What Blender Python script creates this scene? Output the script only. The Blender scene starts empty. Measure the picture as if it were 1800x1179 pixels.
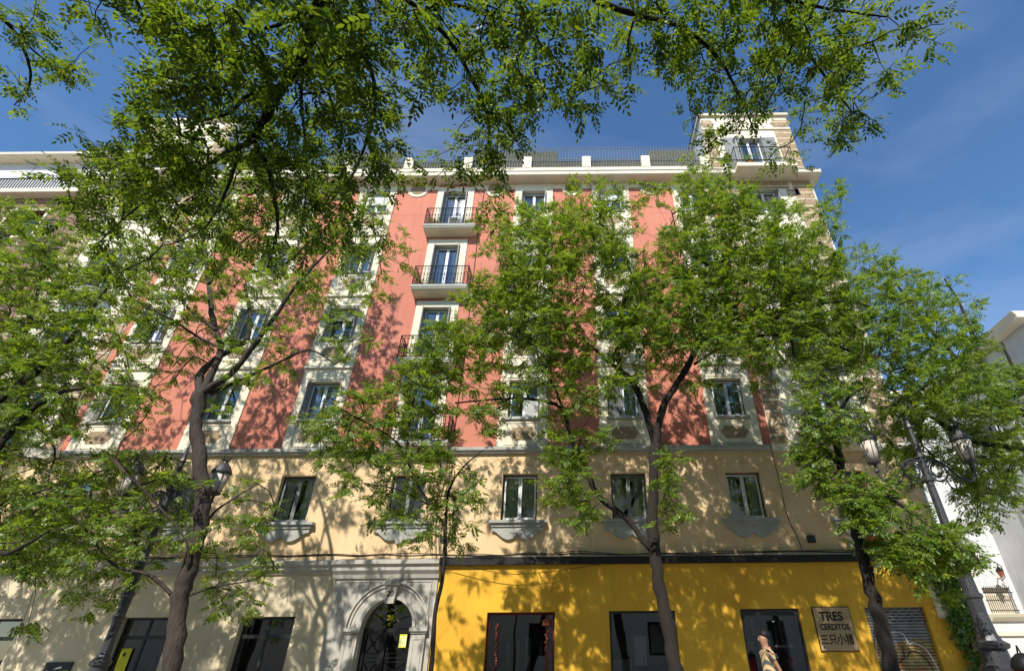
import bpy, math, random
import numpy as np
from mathutils import Vector, Matrix, noise
R_ = math.radians
# ------------------------------------------------------------------ camera
CF = 890.0; CX = 1010.0; CY = 589.5; CAMH = 1.6
TH = math.atan(CF/1437.0); RHO = R_(0.53)
_s, _c = math.sin(TH), math.cos(TH)
FW = np.array([0, _c, _s]); _X = np.array([1.0, 0, 0]); _U = np.array([0, -_s, _c])
RT = math.cos(RHO)*_X - math.sin(RHO)*_U
UP = math.sin(RHO)*_X + math.cos(RHO)*_U
def ray(px, py): return FW + RT*((px-CX)/CF) - UP*((py-CY)/CF)
def PY(px, py, Y):                      # point seen at (px, py) on the upright plane y = Y
    r = ray(px, py); t = Y/r[1]
    return np.array([r[0]*t, Y, r[2]*t+CAMH])
def PZ(px, py, z):                      # point seen at (px, py) on the level plane at height z
    r = ray(px, py); t = (z-CAMH)/r[2]
    return np.array([r[0]*t, r[1]*t, z])
def mpp(p): return ((np.array(p)-np.array([0, 0, CAMH]))@FW)/CF      # metres per photo pixel at p
sc = bpy.context.scene
cam = bpy.data.cameras.new('camera'); camo = bpy.data.objects.new('camera', cam)
sc.collection.objects.link(camo); sc.camera = camo
cam.sensor_fit = 'HORIZONTAL'; cam.sensor_width = 36; cam.lens = CF/1800*36
cam.shift_x = (900-CX)/1800.0; cam.clip_end = 2000; cam.clip_start = 0.05
camo.matrix_world = Matrix(((RT[0], UP[0], -FW[0], 0), (RT[1], UP[1], -FW[1], 0), (RT[2], UP[2], -FW[2], CAMH), (0, 0, 0, 1)))
# ------------------------------------------------------------------ light
SD = Vector((0.29, 1.0, -1.02)).normalized()          # direction the sunlight travels
SUN_EL = math.asin(-SD.z); SUN_AZ = math.atan2(-SD.x, -SD.y)
w = bpy.data.worlds.new('World'); sc.world = w; w.use_nodes = True
wn = w.node_tree; wn.nodes.clear()
out = wn.nodes.new('ShaderNodeOutputWorld'); bg = wn.nodes.new('ShaderNodeBackground')
sky = wn.nodes.new('ShaderNodeTexSky'); sky.sky_type = 'NISHITA'; sky.sun_disc = False
sky.sun_elevation = SUN_EL; sky.sun_rotation = SUN_AZ
sky.air_density = 1.15; sky.dust_density = 0.1; sky.ozone_density = 4.0; sky.altitude = 650
tc = wn.nodes.new('ShaderNodeTexCoord'); mp = wn.nodes.new('ShaderNodeMapping'); mp.inputs['Scale'].default_value = (1.2, 2.5, 5.5)
mp.inputs['Rotation'].default_value = (0.2, 0.35, 0.3)
nz = wn.nodes.new('ShaderNodeTexNoise'); nz.inputs['Scale'].default_value = 1.6; nz.inputs['Detail'].default_value = 6; nz.inputs['Roughness'].default_value = 0.5
cr = wn.nodes.new('ShaderNodeValToRGB'); cr.color_ramp.elements[0].position = 0.50; cr.color_ramp.elements[0].color = (0, 0, 0, 1)
cr.color_ramp.elements[1].position = 0.80; cr.color_ramp.elements[1].color = (0.16, 0.16, 0.16, 1)
mx = wn.nodes.new('ShaderNodeMixRGB'); mx.inputs[2].default_value = (5.0, 5.4, 6.2, 1)
L = wn.links
L.new(tc.outputs['Generated'], mp.inputs[0]); L.new(mp.outputs[0], nz.inputs[0]); L.new(nz.outputs['Fac'], cr.inputs[0])
L.new(cr.outputs[0], mx.inputs[0]); hs = wn.nodes.new('ShaderNodeHueSaturation'); hs.inputs['Saturation'].default_value = 1.12; hs.inputs['Value'].default_value = 1.16
L.new(sky.outputs[0], hs.inputs['Color']); L.new(hs.outputs[0], mx.inputs[1]); L.new(mx.outputs[0], bg.inputs[0]); L.new(bg.outputs[0], out.inputs[0])
bg.inputs[1].default_value = 0.125
sun = bpy.data.lights.new('sun', 'SUN'); sun.energy = 5.0; sun.angle = R_(0.53); sun.color = (1.0, 0.95, 0.86)
suno = bpy.data.objects.new('sun', sun); sc.collection.objects.link(suno)
suno.rotation_euler = SD.to_track_quat('-Z', 'Y').to_euler(); suno.location = (-10, -20, 40)
sc.view_settings.view_transform = 'Standard'; sc.view_settings.look = 'None'
sc.view_settings.exposure = 0.32; sc.view_settings.gamma = 1; sc.view_settings.use_curve_mapping = False
sc.render.engine = 'CYCLES'
sc.cycles.transparent_max_bounces = 12; sc.cycles.max_bounces = 6
# ------------------------------------------------------------------ materials
MATS = {}
def newmat(name):
    m = bpy.data.materials.new(name); m.use_nodes = True; m.node_tree.nodes.clear(); MATS[name] = m
    return m, m.node_tree.nodes, m.node_tree.links
def mat(name, col, rough=0.8, var=0.25, scale=1.2, bump=0.15, bscale=60, metal=0, col2=None, spec=0.3, stretch=(1, 1, 1), streak=0.0):
    m, n, l = newmat(name)
    o = n.new('ShaderNodeOutputMaterial'); b = n.new('ShaderNodeBsdfPrincipled')
    b.inputs['Roughness'].default_value = rough; b.inputs['Metallic'].default_value = metal
    b.inputs['Specular IOR Level'].default_value = spec
    t = n.new('ShaderNodeTexCoord'); mpn = n.new('ShaderNodeMapping'); mpn.inputs['Scale'].default_value = stretch
    l.new(t.outputs['Object'], mpn.inputs[0])
    a = n.new('ShaderNodeTexNoise'); a.inputs['Scale'].default_value = scale; a.inputs['Detail'].default_value = 8; a.inputs['Roughness'].default_value = 0.65
    l.new(mpn.outputs[0], a.inputs[0])
    r = n.new('ShaderNodeValToRGB'); r.color_ramp.elements[0].position = 0.3; r.color_ramp.elements[1].position = 0.68
    d = col2 if col2 else tuple(c*(1-var) for c in col)
    r.color_ramp.elements[0].color = (*d, 1); r.color_ramp.elements[1].color = (*col, 1)
    l.new(a.outputs['Fac'], r.inputs[0]); src = r.outputs[0]
    if streak > 0:
        ms = n.new('ShaderNodeMapping'); ms.inputs['Scale'].default_value = (4.5, 4.5, 0.35); l.new(t.outputs['Object'], ms.inputs[0])
        s = n.new('ShaderNodeTexNoise'); s.inputs['Scale'].default_value = 1.5; s.inputs['Detail'].default_value = 6; l.new(ms.outputs[0], s.inputs[0])
        rr = n.new('ShaderNodeValToRGB'); rr.color_ramp.elements[0].position = 0.52; rr.color_ramp.elements[1].position = 0.75
        rr.color_ramp.elements[0].color = (0, 0, 0, 1); rr.color_ramp.elements[1].color = (streak, streak, streak, 1)
        l.new(s.outputs['Fac'], rr.inputs[0])
        mm = n.new('ShaderNodeMixRGB'); l.new(rr.outputs[0], mm.inputs[0]); l.new(src, mm.inputs[1]); mm.inputs[2].default_value = (*[c*0.55 for c in col], 1)
        src = mm.outputs[0]
    l.new(src, b.inputs['Base Color'])
    if bump > 0:
        q = n.new('ShaderNodeTexNoise'); q.inputs['Scale'].default_value = bscale; q.inputs['Detail'].default_value = 4; l.new(mpn.outputs[0], q.inputs[0])
        bp = n.new('ShaderNodeBump'); bp.inputs['Strength'].default_value = bump; bp.inputs['Distance'].default_value = 0.02
        l.new(q.outputs['Fac'], bp.inputs['Height']); l.new(bp.outputs[0], b.inputs['Normal'])
    l.new(b.outputs[0], o.inputs[0])
    return m
def brickmat(name, c1, c2, mortar, bw, bh, msize=0.02, scale=1.0, rough=0.85, off=0.5):
    m, n, l = newmat(name)
    o = n.new('ShaderNodeOutputMaterial'); b = n.new('ShaderNodeBsdfPrincipled'); b.inputs['Roughness'].default_value = rough
    t = n.new('ShaderNodeTexCoord'); sp = n.new('ShaderNodeSeparateXYZ'); cb = n.new('ShaderNodeCombineXYZ')
    ad = n.new('ShaderNodeMath'); ad.operation = 'ADD'
    l.new(t.outputs['Object'], sp.inputs[0]); l.new(sp.outputs['X'], ad.inputs[0]); l.new(sp.outputs['Y'], ad.inputs[1])
    l.new(ad.outputs[0], cb.inputs['X']); l.new(sp.outputs['Z'], cb.inputs['Y'])
    k = n.new('ShaderNodeTexBrick'); k.inputs['Scale'].default_value = scale; k.inputs['Brick Width'].default_value = bw; k.inputs['Row Height'].default_value = bh
    k.inputs['Mortar Size'].default_value = msize; k.inputs['Color1'].default_value = (*c1, 1); k.inputs['Color2'].default_value = (*c2, 1); k.inputs['Mortar'].default_value = (*mortar, 1)
    k.offset = off
    l.new(cb.outputs[0], k.inputs['Vector'])
    a = n.new('ShaderNodeTexNoise'); a.inputs['Scale'].default_value = 9; a.inputs['Detail'].default_value = 8; l.new(t.outputs['Object'], a.inputs[0])
    mm = n.new('ShaderNodeMixRGB'); mm.blend_type = 'MULTIPLY'; mm.inputs[0].default_value = 0.7
    r = n.new('ShaderNodeValToRGB'); r.color_ramp.elements[0].position = 0.3; r.color_ramp.elements[0].color = (0.5, 0.5, 0.5, 1); r.color_ramp.elements[1].position = 0.7
    l.new(a.outputs['Fac'], r.inputs[0]); l.new(k.outputs['Color'], mm.inputs[1]); l.new(r.outputs[0], mm.inputs[2])
    bp = n.new('ShaderNodeBump'); bp.inputs['Strength'].default_value = 0.3; bp.inputs['Distance'].default_value = 0.02; l.new(a.outputs['Fac'], bp.inputs['Height'])
    l.new(bp.outputs[0], b.inputs['Normal'])
    l.new(mm.outputs[0], b.inputs['Base Color']); l.new(b.outputs[0], o.inputs[0])
    return m
def glassmat(name, tint, refl, bst=0.05):
    m, n, l = newmat(name)
    o = n.new('ShaderNodeOutputMaterial'); tr = n.new('ShaderNodeBsdfTransparent'); g = n.new('ShaderNodeBsdfGlossy'); mxs = n.new('ShaderNodeMixShader')
    tr.inputs[0].default_value = (*tint, 1); g.inputs['Roughness'].default_value = 0.015; g.inputs[0].default_value = (0.95, 0.97, 1, 1)
    t = n.new('ShaderNodeTexCoord'); a = n.new('ShaderNodeTexNoise'); a.inputs['Scale'].default_value = 1.4; l.new(t.outputs['Object'], a.inputs[0])
    bp = n.new('ShaderNodeBump'); bp.inputs['Strength'].default_value = bst; bp.inputs['Distance'].default_value = 0.02; l.new(a.outputs['Fac'], bp.inputs['Height']); l.new(bp.outputs[0], g.inputs['Normal'])
    fr = n.new('ShaderNodeFresnel'); fr.inputs[0].default_value = 1.5
    ma = n.new('ShaderNodeMath'); ma.operation = 'MULTIPLY_ADD'; ma.inputs[1].default_value = 1.2; ma.inputs[2].default_value = refl; ma.use_clamp = True
    l.new(fr.outputs[0], ma.inputs[0]); l.new(ma.outputs[0], mxs.inputs[0]); l.new(tr.outputs[0], mxs.inputs[1]); l.new(g.outputs[0], mxs.inputs[2]); l.new(mxs.outputs[0], o.inputs[0])
    return m
def leafmat(name, a1, a2, tl=0.45):
    m, n, l = newmat(name)
    o = n.new('ShaderNodeOutputMaterial'); d = n.new('ShaderNodeBsdfPrincipled'); t = n.new('ShaderNodeBsdfTranslucent'); ms = n.new('ShaderNodeMixShader')
    g = n.new('ShaderNodeNewGeometry'); r = n.new('ShaderNodeValToRGB')
    r.color_ramp.elements[0].color = (*a1, 1); r.color_ramp.elements[1].color = (*a2, 1)
    e = r.color_ramp.elements.new(0.94); e.color = (*a2, 1); r.color_ramp.elements[2].color = (a2[0]*1.45, a2[1]*1.15, a2[2], 1)
    l.new(g.outputs['Random Per Island'], r.inputs[0]); l.new(r.outputs[0], d.inputs['Base Color'])
    d.inputs['Roughness'].default_value = 0.42; d.inputs['Specular IOR Level'].default_value = 0.4
    mc = n.new('ShaderNodeMixRGB'); mc.blend_type = 'MULTIPLY'; mc.inputs[0].default_value = 1; mc.inputs[2].default_value = (2.3, 2.1, 0.75, 1)
    l.new(r.outputs[0], mc.inputs[1]); l.new(mc.outputs[0], t.inputs[0])
    ms.inputs[0].default_value = tl; l.new(d.outputs[0], ms.inputs[1]); l.new(t.outputs[0], ms.inputs[2]); l.new(ms.outputs[0], o.inputs[0])
    return m
mat('cream', (0.78, 0.71, 0.56), 0.9, col2=(0.70, 0.63, 0.49), streak=0.25)
mat('offwhite', (0.78, 0.70, 0.55), 0.85, col2=(0.69, 0.60, 0.45), streak=0.2)
mat('ochre', (0.76, 0.56, 0.33), 0.9, col2=(0.66, 0.46, 0.25), streak=0.3, scale=0.8)
mat('salmon', (0.58, 0.22, 0.15), 0.9, col2=(0.50, 0.175, 0.12), streak=0.45, scale=0.6)
mat('darkjoint', (0.40, 0.16, 0.12), 0.9)
mat('yellow', (0.76, 0.44, 0.04), 0.8, col2=(0.60, 0.32, 0.03), scale=0.8, bump=0.25, bscale=18, streak=0.22)
mat('beige', (0.66, 0.56, 0.39), 0.9, col2=(0.57, 0.47, 0.31), streak=0.3)
mat('stone', (0.50, 0.47, 0.41), 0.85, col2=(0.38, 0.355, 0.31), streak=0.4, scale=2.5)
mat('sillgrey', (0.42, 0.42, 0.38), 0.8, col2=(0.30, 0.30, 0.27), streak=0.3, scale=3)
mat('white_wall', (0.66, 0.66, 0.66), 0.9, col2=(0.54, 0.54, 0.54), streak=0.3)
mat('whitish_frame', (0.72, 0.74, 0.74), 0.5, bump=0)
mat('grey_frame', (0.22, 0.24, 0.24), 0.5, bump=0)
mat('darkframe', (0.035, 0.04, 0.04), 0.45, bump=0)
mat('shutter_grey', (0.27, 0.28, 0.28), 0.6, bump=0.6, bscale=9, stretch=(0.05, 0.05, 6))
mat('iron', (0.018, 0.018, 0.02), 0.45, bump=0.1, metal=0.3)
mat('lamp_iron', (0.045, 0.045, 0.05), 0.42, bump=0.25, bscale=30, spec=0.5)
mat('fascia_black', (0.02, 0.018, 0.017), 0.5)
mat('interior', (0.035, 0.034, 0.032), 0.9, bump=0)
mat('shop_interior', (0.13, 0.12, 0.11), 0.9, bump=0, scale=2.2, col2=(0.03, 0.03, 0.03))
mat('curtain', (0.78, 0.78, 0.76), 0.9, bump=0)
mat('brown_cart', (0.36, 0.27, 0.17), 0.9, col2=(0.24, 0.17, 0.10), scale=14)
mat('cable', (0.02, 0.018, 0.018), 0.6, bump=0)
mat('asphalt', (0.06, 0.06, 0.06), 0.9, scale=3)
mat('paving', (0.35, 0.34, 0.31), 0.9, scale=2)
mat('reed', (0.16, 0.15, 0.11), 0.9, col2=(0.03, 0.035, 0.025), scale=5, stretch=(9, 9, 1.2))
mat('lamp_glass', (0.62, 0.54, 0.46), 0.35, var=0.2, bump=0)
mat('red', (0.55, 0.04, 0.03), 0.5, bump=0)
mat('darkred', (0.16, 0.02, 0.02), 0.6, bump=0)
mat('paper', (0.85, 0.85, 0.82), 0.7, bump=0)
mat('sign_yellow', (0.75, 0.72, 0.04), 0.6, bump=0)
mat('sign_tan', (0.47, 0.34, 0.19), 0.7, col2=(0.36, 0.25, 0.13), scale=3)
mat('ink', (0.03, 0.022, 0.018), 0.6, bump=0)
mat('blackboard', (0.018, 0.017, 0.017), 0.4, bump=0)
mat('blue', (0.03, 0.07, 0.35), 0.5, bump=0)
mat('skin', (0.42, 0.22, 0.14), 0.5, bump=0); mat('hair', (0.01, 0.008, 0.007), 0.6, bump=0.2)
mat('jeans', (0.05, 0.07, 0.10), 0.85); mat('shoe', (0.03, 0.03, 0.03), 0.5)
mat('ceramic', (0.35, 0.12, 0.06), 0.7)
mat('bark', (0.030, 0.024, 0.020), 0.92, col2=(0.025, 0.018, 0.014), scale=14, stretch=(1.6, 1.6, 0.22), bump=1.0, bscale=22)
mat('bark_light', (0.075, 0.058, 0.048), 0.9, col2=(0.03, 0.022, 0.018), scale=14, stretch=(1.6, 1.6, 0.22), bump=1.0, bscale=22)
mat('twig', (0.075, 0.055, 0.04), 0.9, bump=0)
mat('ornament', (0.22, 0.06, 0.04), 0.7, bump=0)
def shuttermat():
    m, n, l = newmat('steel_shutter'); o = n.new('ShaderNodeOutputMaterial'); b = n.new('ShaderNodeBsdfPrincipled'); b.inputs['Roughness'].default_value = 0.5
    t = n.new('ShaderNodeTexCoord'); sp = n.new('ShaderNodeSeparateXYZ'); l.new(t.outputs['Object'], sp.inputs[0])
    a = n.new('ShaderNodeTexNoise'); a.inputs['Scale'].default_value = 2.4; a.inputs['Detail'].default_value = 3; l.new(t.outputs['Object'], a.inputs[0])
    ma = n.new('ShaderNodeMath'); ma.operation = 'MULTIPLY_ADD'; ma.inputs[1].default_value = 1.1; l.new(a.outputs['Fac'], ma.inputs[0]); l.new(sp.outputs['Z'], ma.inputs[2])
    lt = n.new('ShaderNodeMath'); lt.operation = 'LESS_THAN'; lt.inputs[1].default_value = 2.36; l.new(ma.outputs[0], lt.inputs[0])
    c = n.new('ShaderNodeTexNoise'); c.inputs['Scale'].default_value = 3.3; c.inputs['Detail'].default_value = 5; l.new(t.outputs['Object'], c.inputs[0])
    r = n.new('ShaderNodeValToRGB'); r.color_ramp.elements[0].position = 0.35; r.color_ramp.elements[0].color = (0.42, 0.17, 0.06, 1); r.color_ramp.elements[1].position = 0.62; r.color_ramp.elements[1].color = (0.52, 0.38, 0.16, 1)
    e = r.color_ramp.elements.new(0.5); e.color = (0.30, 0.24, 0.11, 1); l.new(c.outputs['Fac'], r.inputs[0])
    g = n.new('ShaderNodeValToRGB'); g.color_ramp.elements[0].color = (0.13, 0.13, 0.13, 1); g.color_ramp.elements[1].color = (0.34, 0.34, 0.34, 1); l.new(c.outputs['Fac'], g.inputs[0])
    mm = n.new('ShaderNodeMixRGB'); l.new(lt.outputs[0], mm.inputs[0]); l.new(g.outputs[0], mm.inputs[1]); l.new(r.outputs[0], mm.inputs[2]); l.new(mm.outputs[0], b.inputs['Base Color']); l.new(b.outputs[0], o.inputs[0])
shuttermat()
mat('spray_gold', (0.55, 0.36, 0.12), 0.6, col2=(0.50, 0.20, 0.07), scale=1.8, bump=0)
mat('spray_white', (0.72, 0.73, 0.72), 0.6, bump=0)
brickmat('quoin', (0.46, 0.33, 0.20), (0.38, 0.26, 0.155), (0.72, 0.63, 0.47), 30, 0.42, 0.028, off=0)
brickmat('redbrick', (0.30, 0.13, 0.085), (0.22, 0.09, 0.06), (0.40, 0.34, 0.28), 0.24, 0.075, 0.01)
glassmat('glass', (0.75, 0.80, 0.80), 0.16); glassmat('glass_dark', (0.5, 0.52, 0.52), 0.11, 0.02)
leafmat('leaf_far', (0.042, 0.095, 0.014), (0.19, 0.27, 0.034), 0.43)
leafmat('leaf_near', (0.030, 0.062, 0.010), (0.130, 0.195, 0.023), 0.48)
leafmat('leaf_ivy', (0.06, 0.13, 0.03), (0.20, 0.30, 0.07), 0.35)
# striped shirt and the lighter fabric
def shirt():
    m, n, l = newmat('shirt'); o = n.new('ShaderNodeOutputMaterial'); b = n.new('ShaderNodeBsdfPrincipled'); b.inputs['Roughness'].default_value = 0.9
    t = n.new('ShaderNodeTexCoord'); wv = n.new('ShaderNodeTexWave'); wv.bands_direction = 'DIAGONAL'; wv.inputs['Scale'].default_value = 4; wv.inputs['Distortion'].default_value = 2
    r = n.new('ShaderNodeValToRGB'); r.color_ramp.interpolation = 'CONSTANT'
    r.color_ramp.elements[0].color = (0.60, 0.44, 0.24, 1); r.color_ramp.elements[1].position = 0.7; r.color_ramp.elements[1].color = (0.08, 0.09, 0.10, 1)
    e = r.color_ramp.elements.new(0.35); e.color = (0.45, 0.30, 0.14, 1)
    l.new(t.outputs['Object'], wv.inputs[0]); l.new(wv.outputs['Fac'], r.inputs[0]); l.new(r.outputs[0], b.inputs['Base Color']); l.new(b.outputs[0], o.inputs[0])
shirt()
# ------------------------------------------------------------------ mesh helpers
def link(o, parent=None):
    sc.collection.objects.link(o)
    if parent is not None: o.parent = parent
    return o
def tag(o, label=None, cat=None, group=None, kind=None):
    if label: o['label'] = label
    if cat: o['category'] = cat
    if group: o['group'] = group
    if kind: o['kind'] = kind
    return o
def empty(name, loc=(0, 0, 0), label=None, cat=None, group=None):
    o = bpy.data.objects.new(name, None); o.location = loc; o.empty_display_size = 0.2; link(o)
    return tag(o, label, cat, group)
class MB:
    def __init__(s): s.v = []; s.f = []
    def quad(s, a, b, c, d):
        n = len(s.v); s.v += [tuple(a), tuple(b), tuple(c), tuple(d)]; s.f.append((n, n+1, n+2, n+3)); return s
    def box(s, x0, x1, y0, y1, z0, z1):
        n = len(s.v)
        s.v += [(x0, y0, z0), (x1, y0, z0), (x1, y1, z0), (x0, y1, z0), (x0, y0, z1), (x1, y0, z1), (x1, y1, z1), (x0, y1, z1)]
        s.f += [(n, n+3, n+2, n+1), (n+4, n+5, n+6, n+7), (n, n+1, n+5, n+4), (n+1, n+2, n+6, n+5), (n+2, n+3, n+7, n+6), (n+3, n, n+4, n+7)]
        return s
    def prism(s, pts, y0, y1):            # polygon in x,z pushed from y0 back to y1
        n = len(s.v); k = len(pts)
        s.v += [(p[0], y0, p[1]) for p in pts] + [(p[0], y1, p[1]) for p in pts]
        s.f.append(tuple(range(n, n+k))); s.f.append(tuple(range(n+2*k-1, n+k-1, -1)))
        for i in range(k):
            j = (i+1) % k; s.f.append((n+j, n+i, n+k+i, n+k+j))
        return s
    def extr_x(s, prof, x0, x1):          # profile of (y,z) run along x
        n = len(s.v); k = len(prof)
        s.v += [(x0, p[0], p[1]) for p in prof] + [(x1, p[0], p[1]) for p in prof]
        s.f.append(tuple(range(n, n+k))); s.f.append(tuple(range(n+2*k-1, n+k-1, -1)))
        for i in range(k):
            j = (i+1) % k; s.f.append((n+i, n+j, n+k+j, n+k+i))
        return s
    def sheet(s, x0, x1, z0, z1, holes, y, depth, outer=True):
        xs = sorted(set([x0, x1]+[a for h in holes for a in (h[0], h[1]) if x0 < a < x1]))
        zs = sorted(set([z0, z1]+[a for h in holes for a in (h[2], h[3]) if z0 < a < z1]))
        def solid(i, j):
            if i < 0 or j < 0 or i >= len(xs)-1 or j >= len(zs)-1: return None
            cx = (xs[i]+xs[i+1])/2; cz = (zs[j]+zs[j+1])/2
            return not any(h[0] < cx < h[1] and h[2] < cz < h[3] for h in holes)
        for i in range(len(xs)-1):
            for j in range(len(zs)-1):
                if not solid(i, j): continue
                a, b, c, d = xs[i], xs[i+1], zs[j], zs[j+1]
                s.quad((a, y, c), (b, y, c), (b, y, d), (a, y, d))
                for (di, dj, q) in ((-1, 0, ((a, c), (a, d))), (1, 0, ((b, d), (b, c))), (0, -1, ((b, c), (a, c))), (0, 1, ((a, d), (b, d)))):
                    nb = solid(i+di, j+dj)
                    if nb is False or (nb is None and outer):
                        (p, r), (u, v) = q
                        s.quad((p, y, r), (u, y, v), (u, y+depth, v), (p, y+depth, r))
        return s
    def tube(s, pts, rad, k=6, caps=True):
        pts = [Vector(p) for p in pts]; n0 = len(s.v); m = len(pts)
        rads = rad if isinstance(rad, (list, tuple)) else [rad]*m
        ref = None
        for i, p in enumerate(pts):
            t = (pts[min(i+1, m-1)]-pts[max(i-1, 0)]).normalized()
            if ref is None:
                ref = Vector((0, 0, 1)) if abs(t.z) < 0.9 else Vector((1, 0, 0))
            u = (ref-t*ref.dot(t)).normalized(); ref = u; v = t.cross(u)
            for a in range(k):
                th = 2*math.pi*a/k; s.v.append(tuple(p+(u*math.cos(th)+v*math.sin(th))*rads[i]))
        for i in range(m-1):
            for a in range(k):
                b = (a+1) % k; s.f.append((n0+i*k+a, n0+i*k+b, n0+(i+1)*k+b, n0+(i+1)*k+a))
        if caps:
            s.f.append(tuple(range(n0+k-1, n0-1, -1))); s.f.append(tuple(n0+(m-1)*k+a for a in range(k)))
        return s
    def lathe(s, prof, k=16, c=(0, 0, 0), flute=0):      # prof of (r, z)
        n0 = len(s.v); m = len(prof)
        for (r, z) in prof:
            for a in range(k):
                th = 2*math.pi*a/k; rr = r*(1-flute*(a % 2)); s.v.append((c[0]+rr*math.cos(th), c[1]+rr*math.sin(th), c[2]+z))
        for i in range(m-1):
            for a in range(k):
                b = (a+1) % k; s.f.append((n0+i*k+a, n0+i*k+b, n0+(i+1)*k+b, n0+(i+1)*k+a))
        s.f.append(tuple(range(n0+k-1, n0-1, -1))); s.f.append(tuple(n0+(m-1)*k+a for a in range(k)))
        return s
    def build(s, name, mt, parent=None, smooth=False, bevel=0):
        me = bpy.data.meshes.new(name); me.from_pydata(s.v, [], s.f); me.update()
        if smooth: me.polygons.foreach_set('use_smooth', [True]*len(me.polygons))
        if mt: me.materials.append(MATS[mt])
        o = bpy.data.objects.new(name, me); link(o, parent)
        if bevel:
            b = o.modifiers.new('bevel', 'BEVEL'); b.width = bevel; b.segments = 2; b.limit_method = 'ANGLE'
        return o
def text(body, size, loc, mt, name, parent=None, depth=0.004, xs=1.0, rot=(math.pi/2, 0, 0), align='CENTER', bold=0.0):
    cu = bpy.data.curves.new(name, 'FONT'); cu.body = body; cu.size = size; cu.extrude = depth; cu.align_x = align; cu.offset = bold
    t = bpy.data.objects.new('tmp', cu); sc.collection.objects.link(t); bpy.context.view_layer.update()
    dg = bpy.context.evaluated_depsgraph_get(); me = bpy.data.meshes.new_from_object(t.evaluated_get(dg))
    bpy.data.objects.remove(t); me.materials.clear(); me.materials.append(MATS[mt])
    o = bpy.data.objects.new(name, me); link(o, parent); o.location = loc; o.rotation_euler = rot; o.scale = (xs, 1, 1)
    return o
rnd = random.Random(7)
# ------------------------------------------------------------------ ground
FY = 16.0
MB().box(-200, 200, -200, 7.3, -0.3, 0.0).build('road', 'asphalt')['kind'] = 'structure'
MB().box(-200, 200, 7.3, 200, -0.3, 0.12).build('pavement', 'paving')['kind'] = 'structure'
MB().box(-200, 200, -9.5, -4.2, 0.001, 0.12).build('pavement', 'paving')['kind'] = 'structure'
# ------------------------------------------------------------------ the salmon and cream building
XL, XR = -21.3, 10.75
bld = empty('apartment_building', (-5.3, FY, 0.12), 'six storey salmon and cream apartment block with yellow ground floor shop and grey arched doorway', 'building')
OFF = Vector((-5.3, FY, 0.12))
class BP(MB):      # part of the building, in world coordinates
    def build(s, name, mt, parent=None, smooth=False, bevel=0):
        o = MB.build(s, name, mt, None, smooth, bevel)
        p = parent if parent is not None else bld
        o.parent = p
        if p.type == 'EMPTY': o.location = -Vector(p.location)
        return o
HEADS = [9.67, 12.83, 16.0, 19.16]; SILLS = [8.24, 11.40, 14.57, 17.86]
COLS = [5.28, 1.65, -1.76, -8.78, -12.19, -15.82]
ECOL = -5.27; TW = [8.55, -19.1]
# openings
win_rects = {}
pier_holes = {c: [(c-0.54, c+0.54, s, h) for s, h in zip(SILLS, HEADS)] for c in COLS}
ESLAB = [7.34, 10.34, 13.55, 16.72]
eholes = [(ECOL-0.53, ECOL+0.53, s, h) for s, h in zip(ESLAB, HEADS)]
# salmon field, piers cut out
PW = 0.84
cut = [(ECOL-0.82, ECOL+0.82, s-0.2, h+0.28) for s, h in zip(ESLAB, HEADS)]
xs_ = sorted([c-PW for c in COLS]+[c+PW for c in COLS]+[-16.95, 6.42])
for a_, b_ in zip(xs_[0::2], xs_[1::2]):
    BP().sheet(a_, b_, 7.23, 19.6, cut if a_ < ECOL < b_ else [], FY, 0.3).build('wall', 'salmon')['label'] = 'salmon painted wall field'
for c in COLS:
    p = BP(); p.sheet(c-PW, c+PW, 7.23, 19.6, pier_holes[c], FY-0.045, 0.345); p.build('pier', 'offwhite')
for (s, h) in zip(ESLAB, HEADS):
    zt = min(h+0.28, 19.6)
    p = BP(); p.sheet(ECOL-0.82, ECOL+0.82, s-0.2, zt, [(ECOL-0.53, ECOL+0.53, s, h)], FY-0.045, 0.345); p.build('door_surround', 'offwhite')
# lintel ledges and apron mouldings
for c in COLS:
    for i, (s, h) in enumerate(zip(SILLS, HEADS)):
        if i < 3:
            p = BP(); p.box(c-PW-0.03, c+PW+0.03, FY-0.12, FY-0.046, h+0.52, h+0.60); p.build('ledge', 'cream')
            p = BP(); p.box(c-0.62, c+0.62, FY-0.07, FY-0.046, h+0.08, h+0.14); p.build('lintel', 'cream')
        p = BP()
        p.sheet(c-0.62, c+0.62, s-0.86 if i else s-0.95, s-0.13, [(c-0.56, c+0.56, (s-0.80 if i else s-0.89), s-0.19)], FY-0.065, 0.019)
        p.build('moulding', 'cream')
def cart(cx, cz, w, h):
    a, b = w/2, h/2
    pts = [(-a*0.72, -b), (a*0.72, -b), (a*0.72, -b*0.72), (a*0.84, -b*0.5), (a, 0), (a*0.84, b*0.5), (a*0.72, b*0.72), (a*0.72, b), (-a*0.72, b), (-a*0.72, b*0.72), (-a*0.84, b*0.5), (-a, 0), (-a*0.84, -b*0.5), (-a*0.72, -b*0.72)]
    return [(cx+x, cz+z) for x, z in pts]
for c in COLS:
    for i, s in enumerate(SILLS): p = BP(); p.prism(cart(c, s-(0.53 if i else 0.56), 0.92, 0.42), FY-0.062, FY-0.046); p.build('cartouche', 'brown_cart')
for z in (17.75, 14.6, 11.45, 8.4):
    for a_, b_ in ((-7.92, -6.12), (-4.43, -2.62), (-0.90, 0.79), (2.51, 4.42), (-11.33, -9.64)): BP().box(a_, b_, FY-0.003, FY+0.01, z, z+0.012).build('plaster_joint', 'darkjoint')
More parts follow.
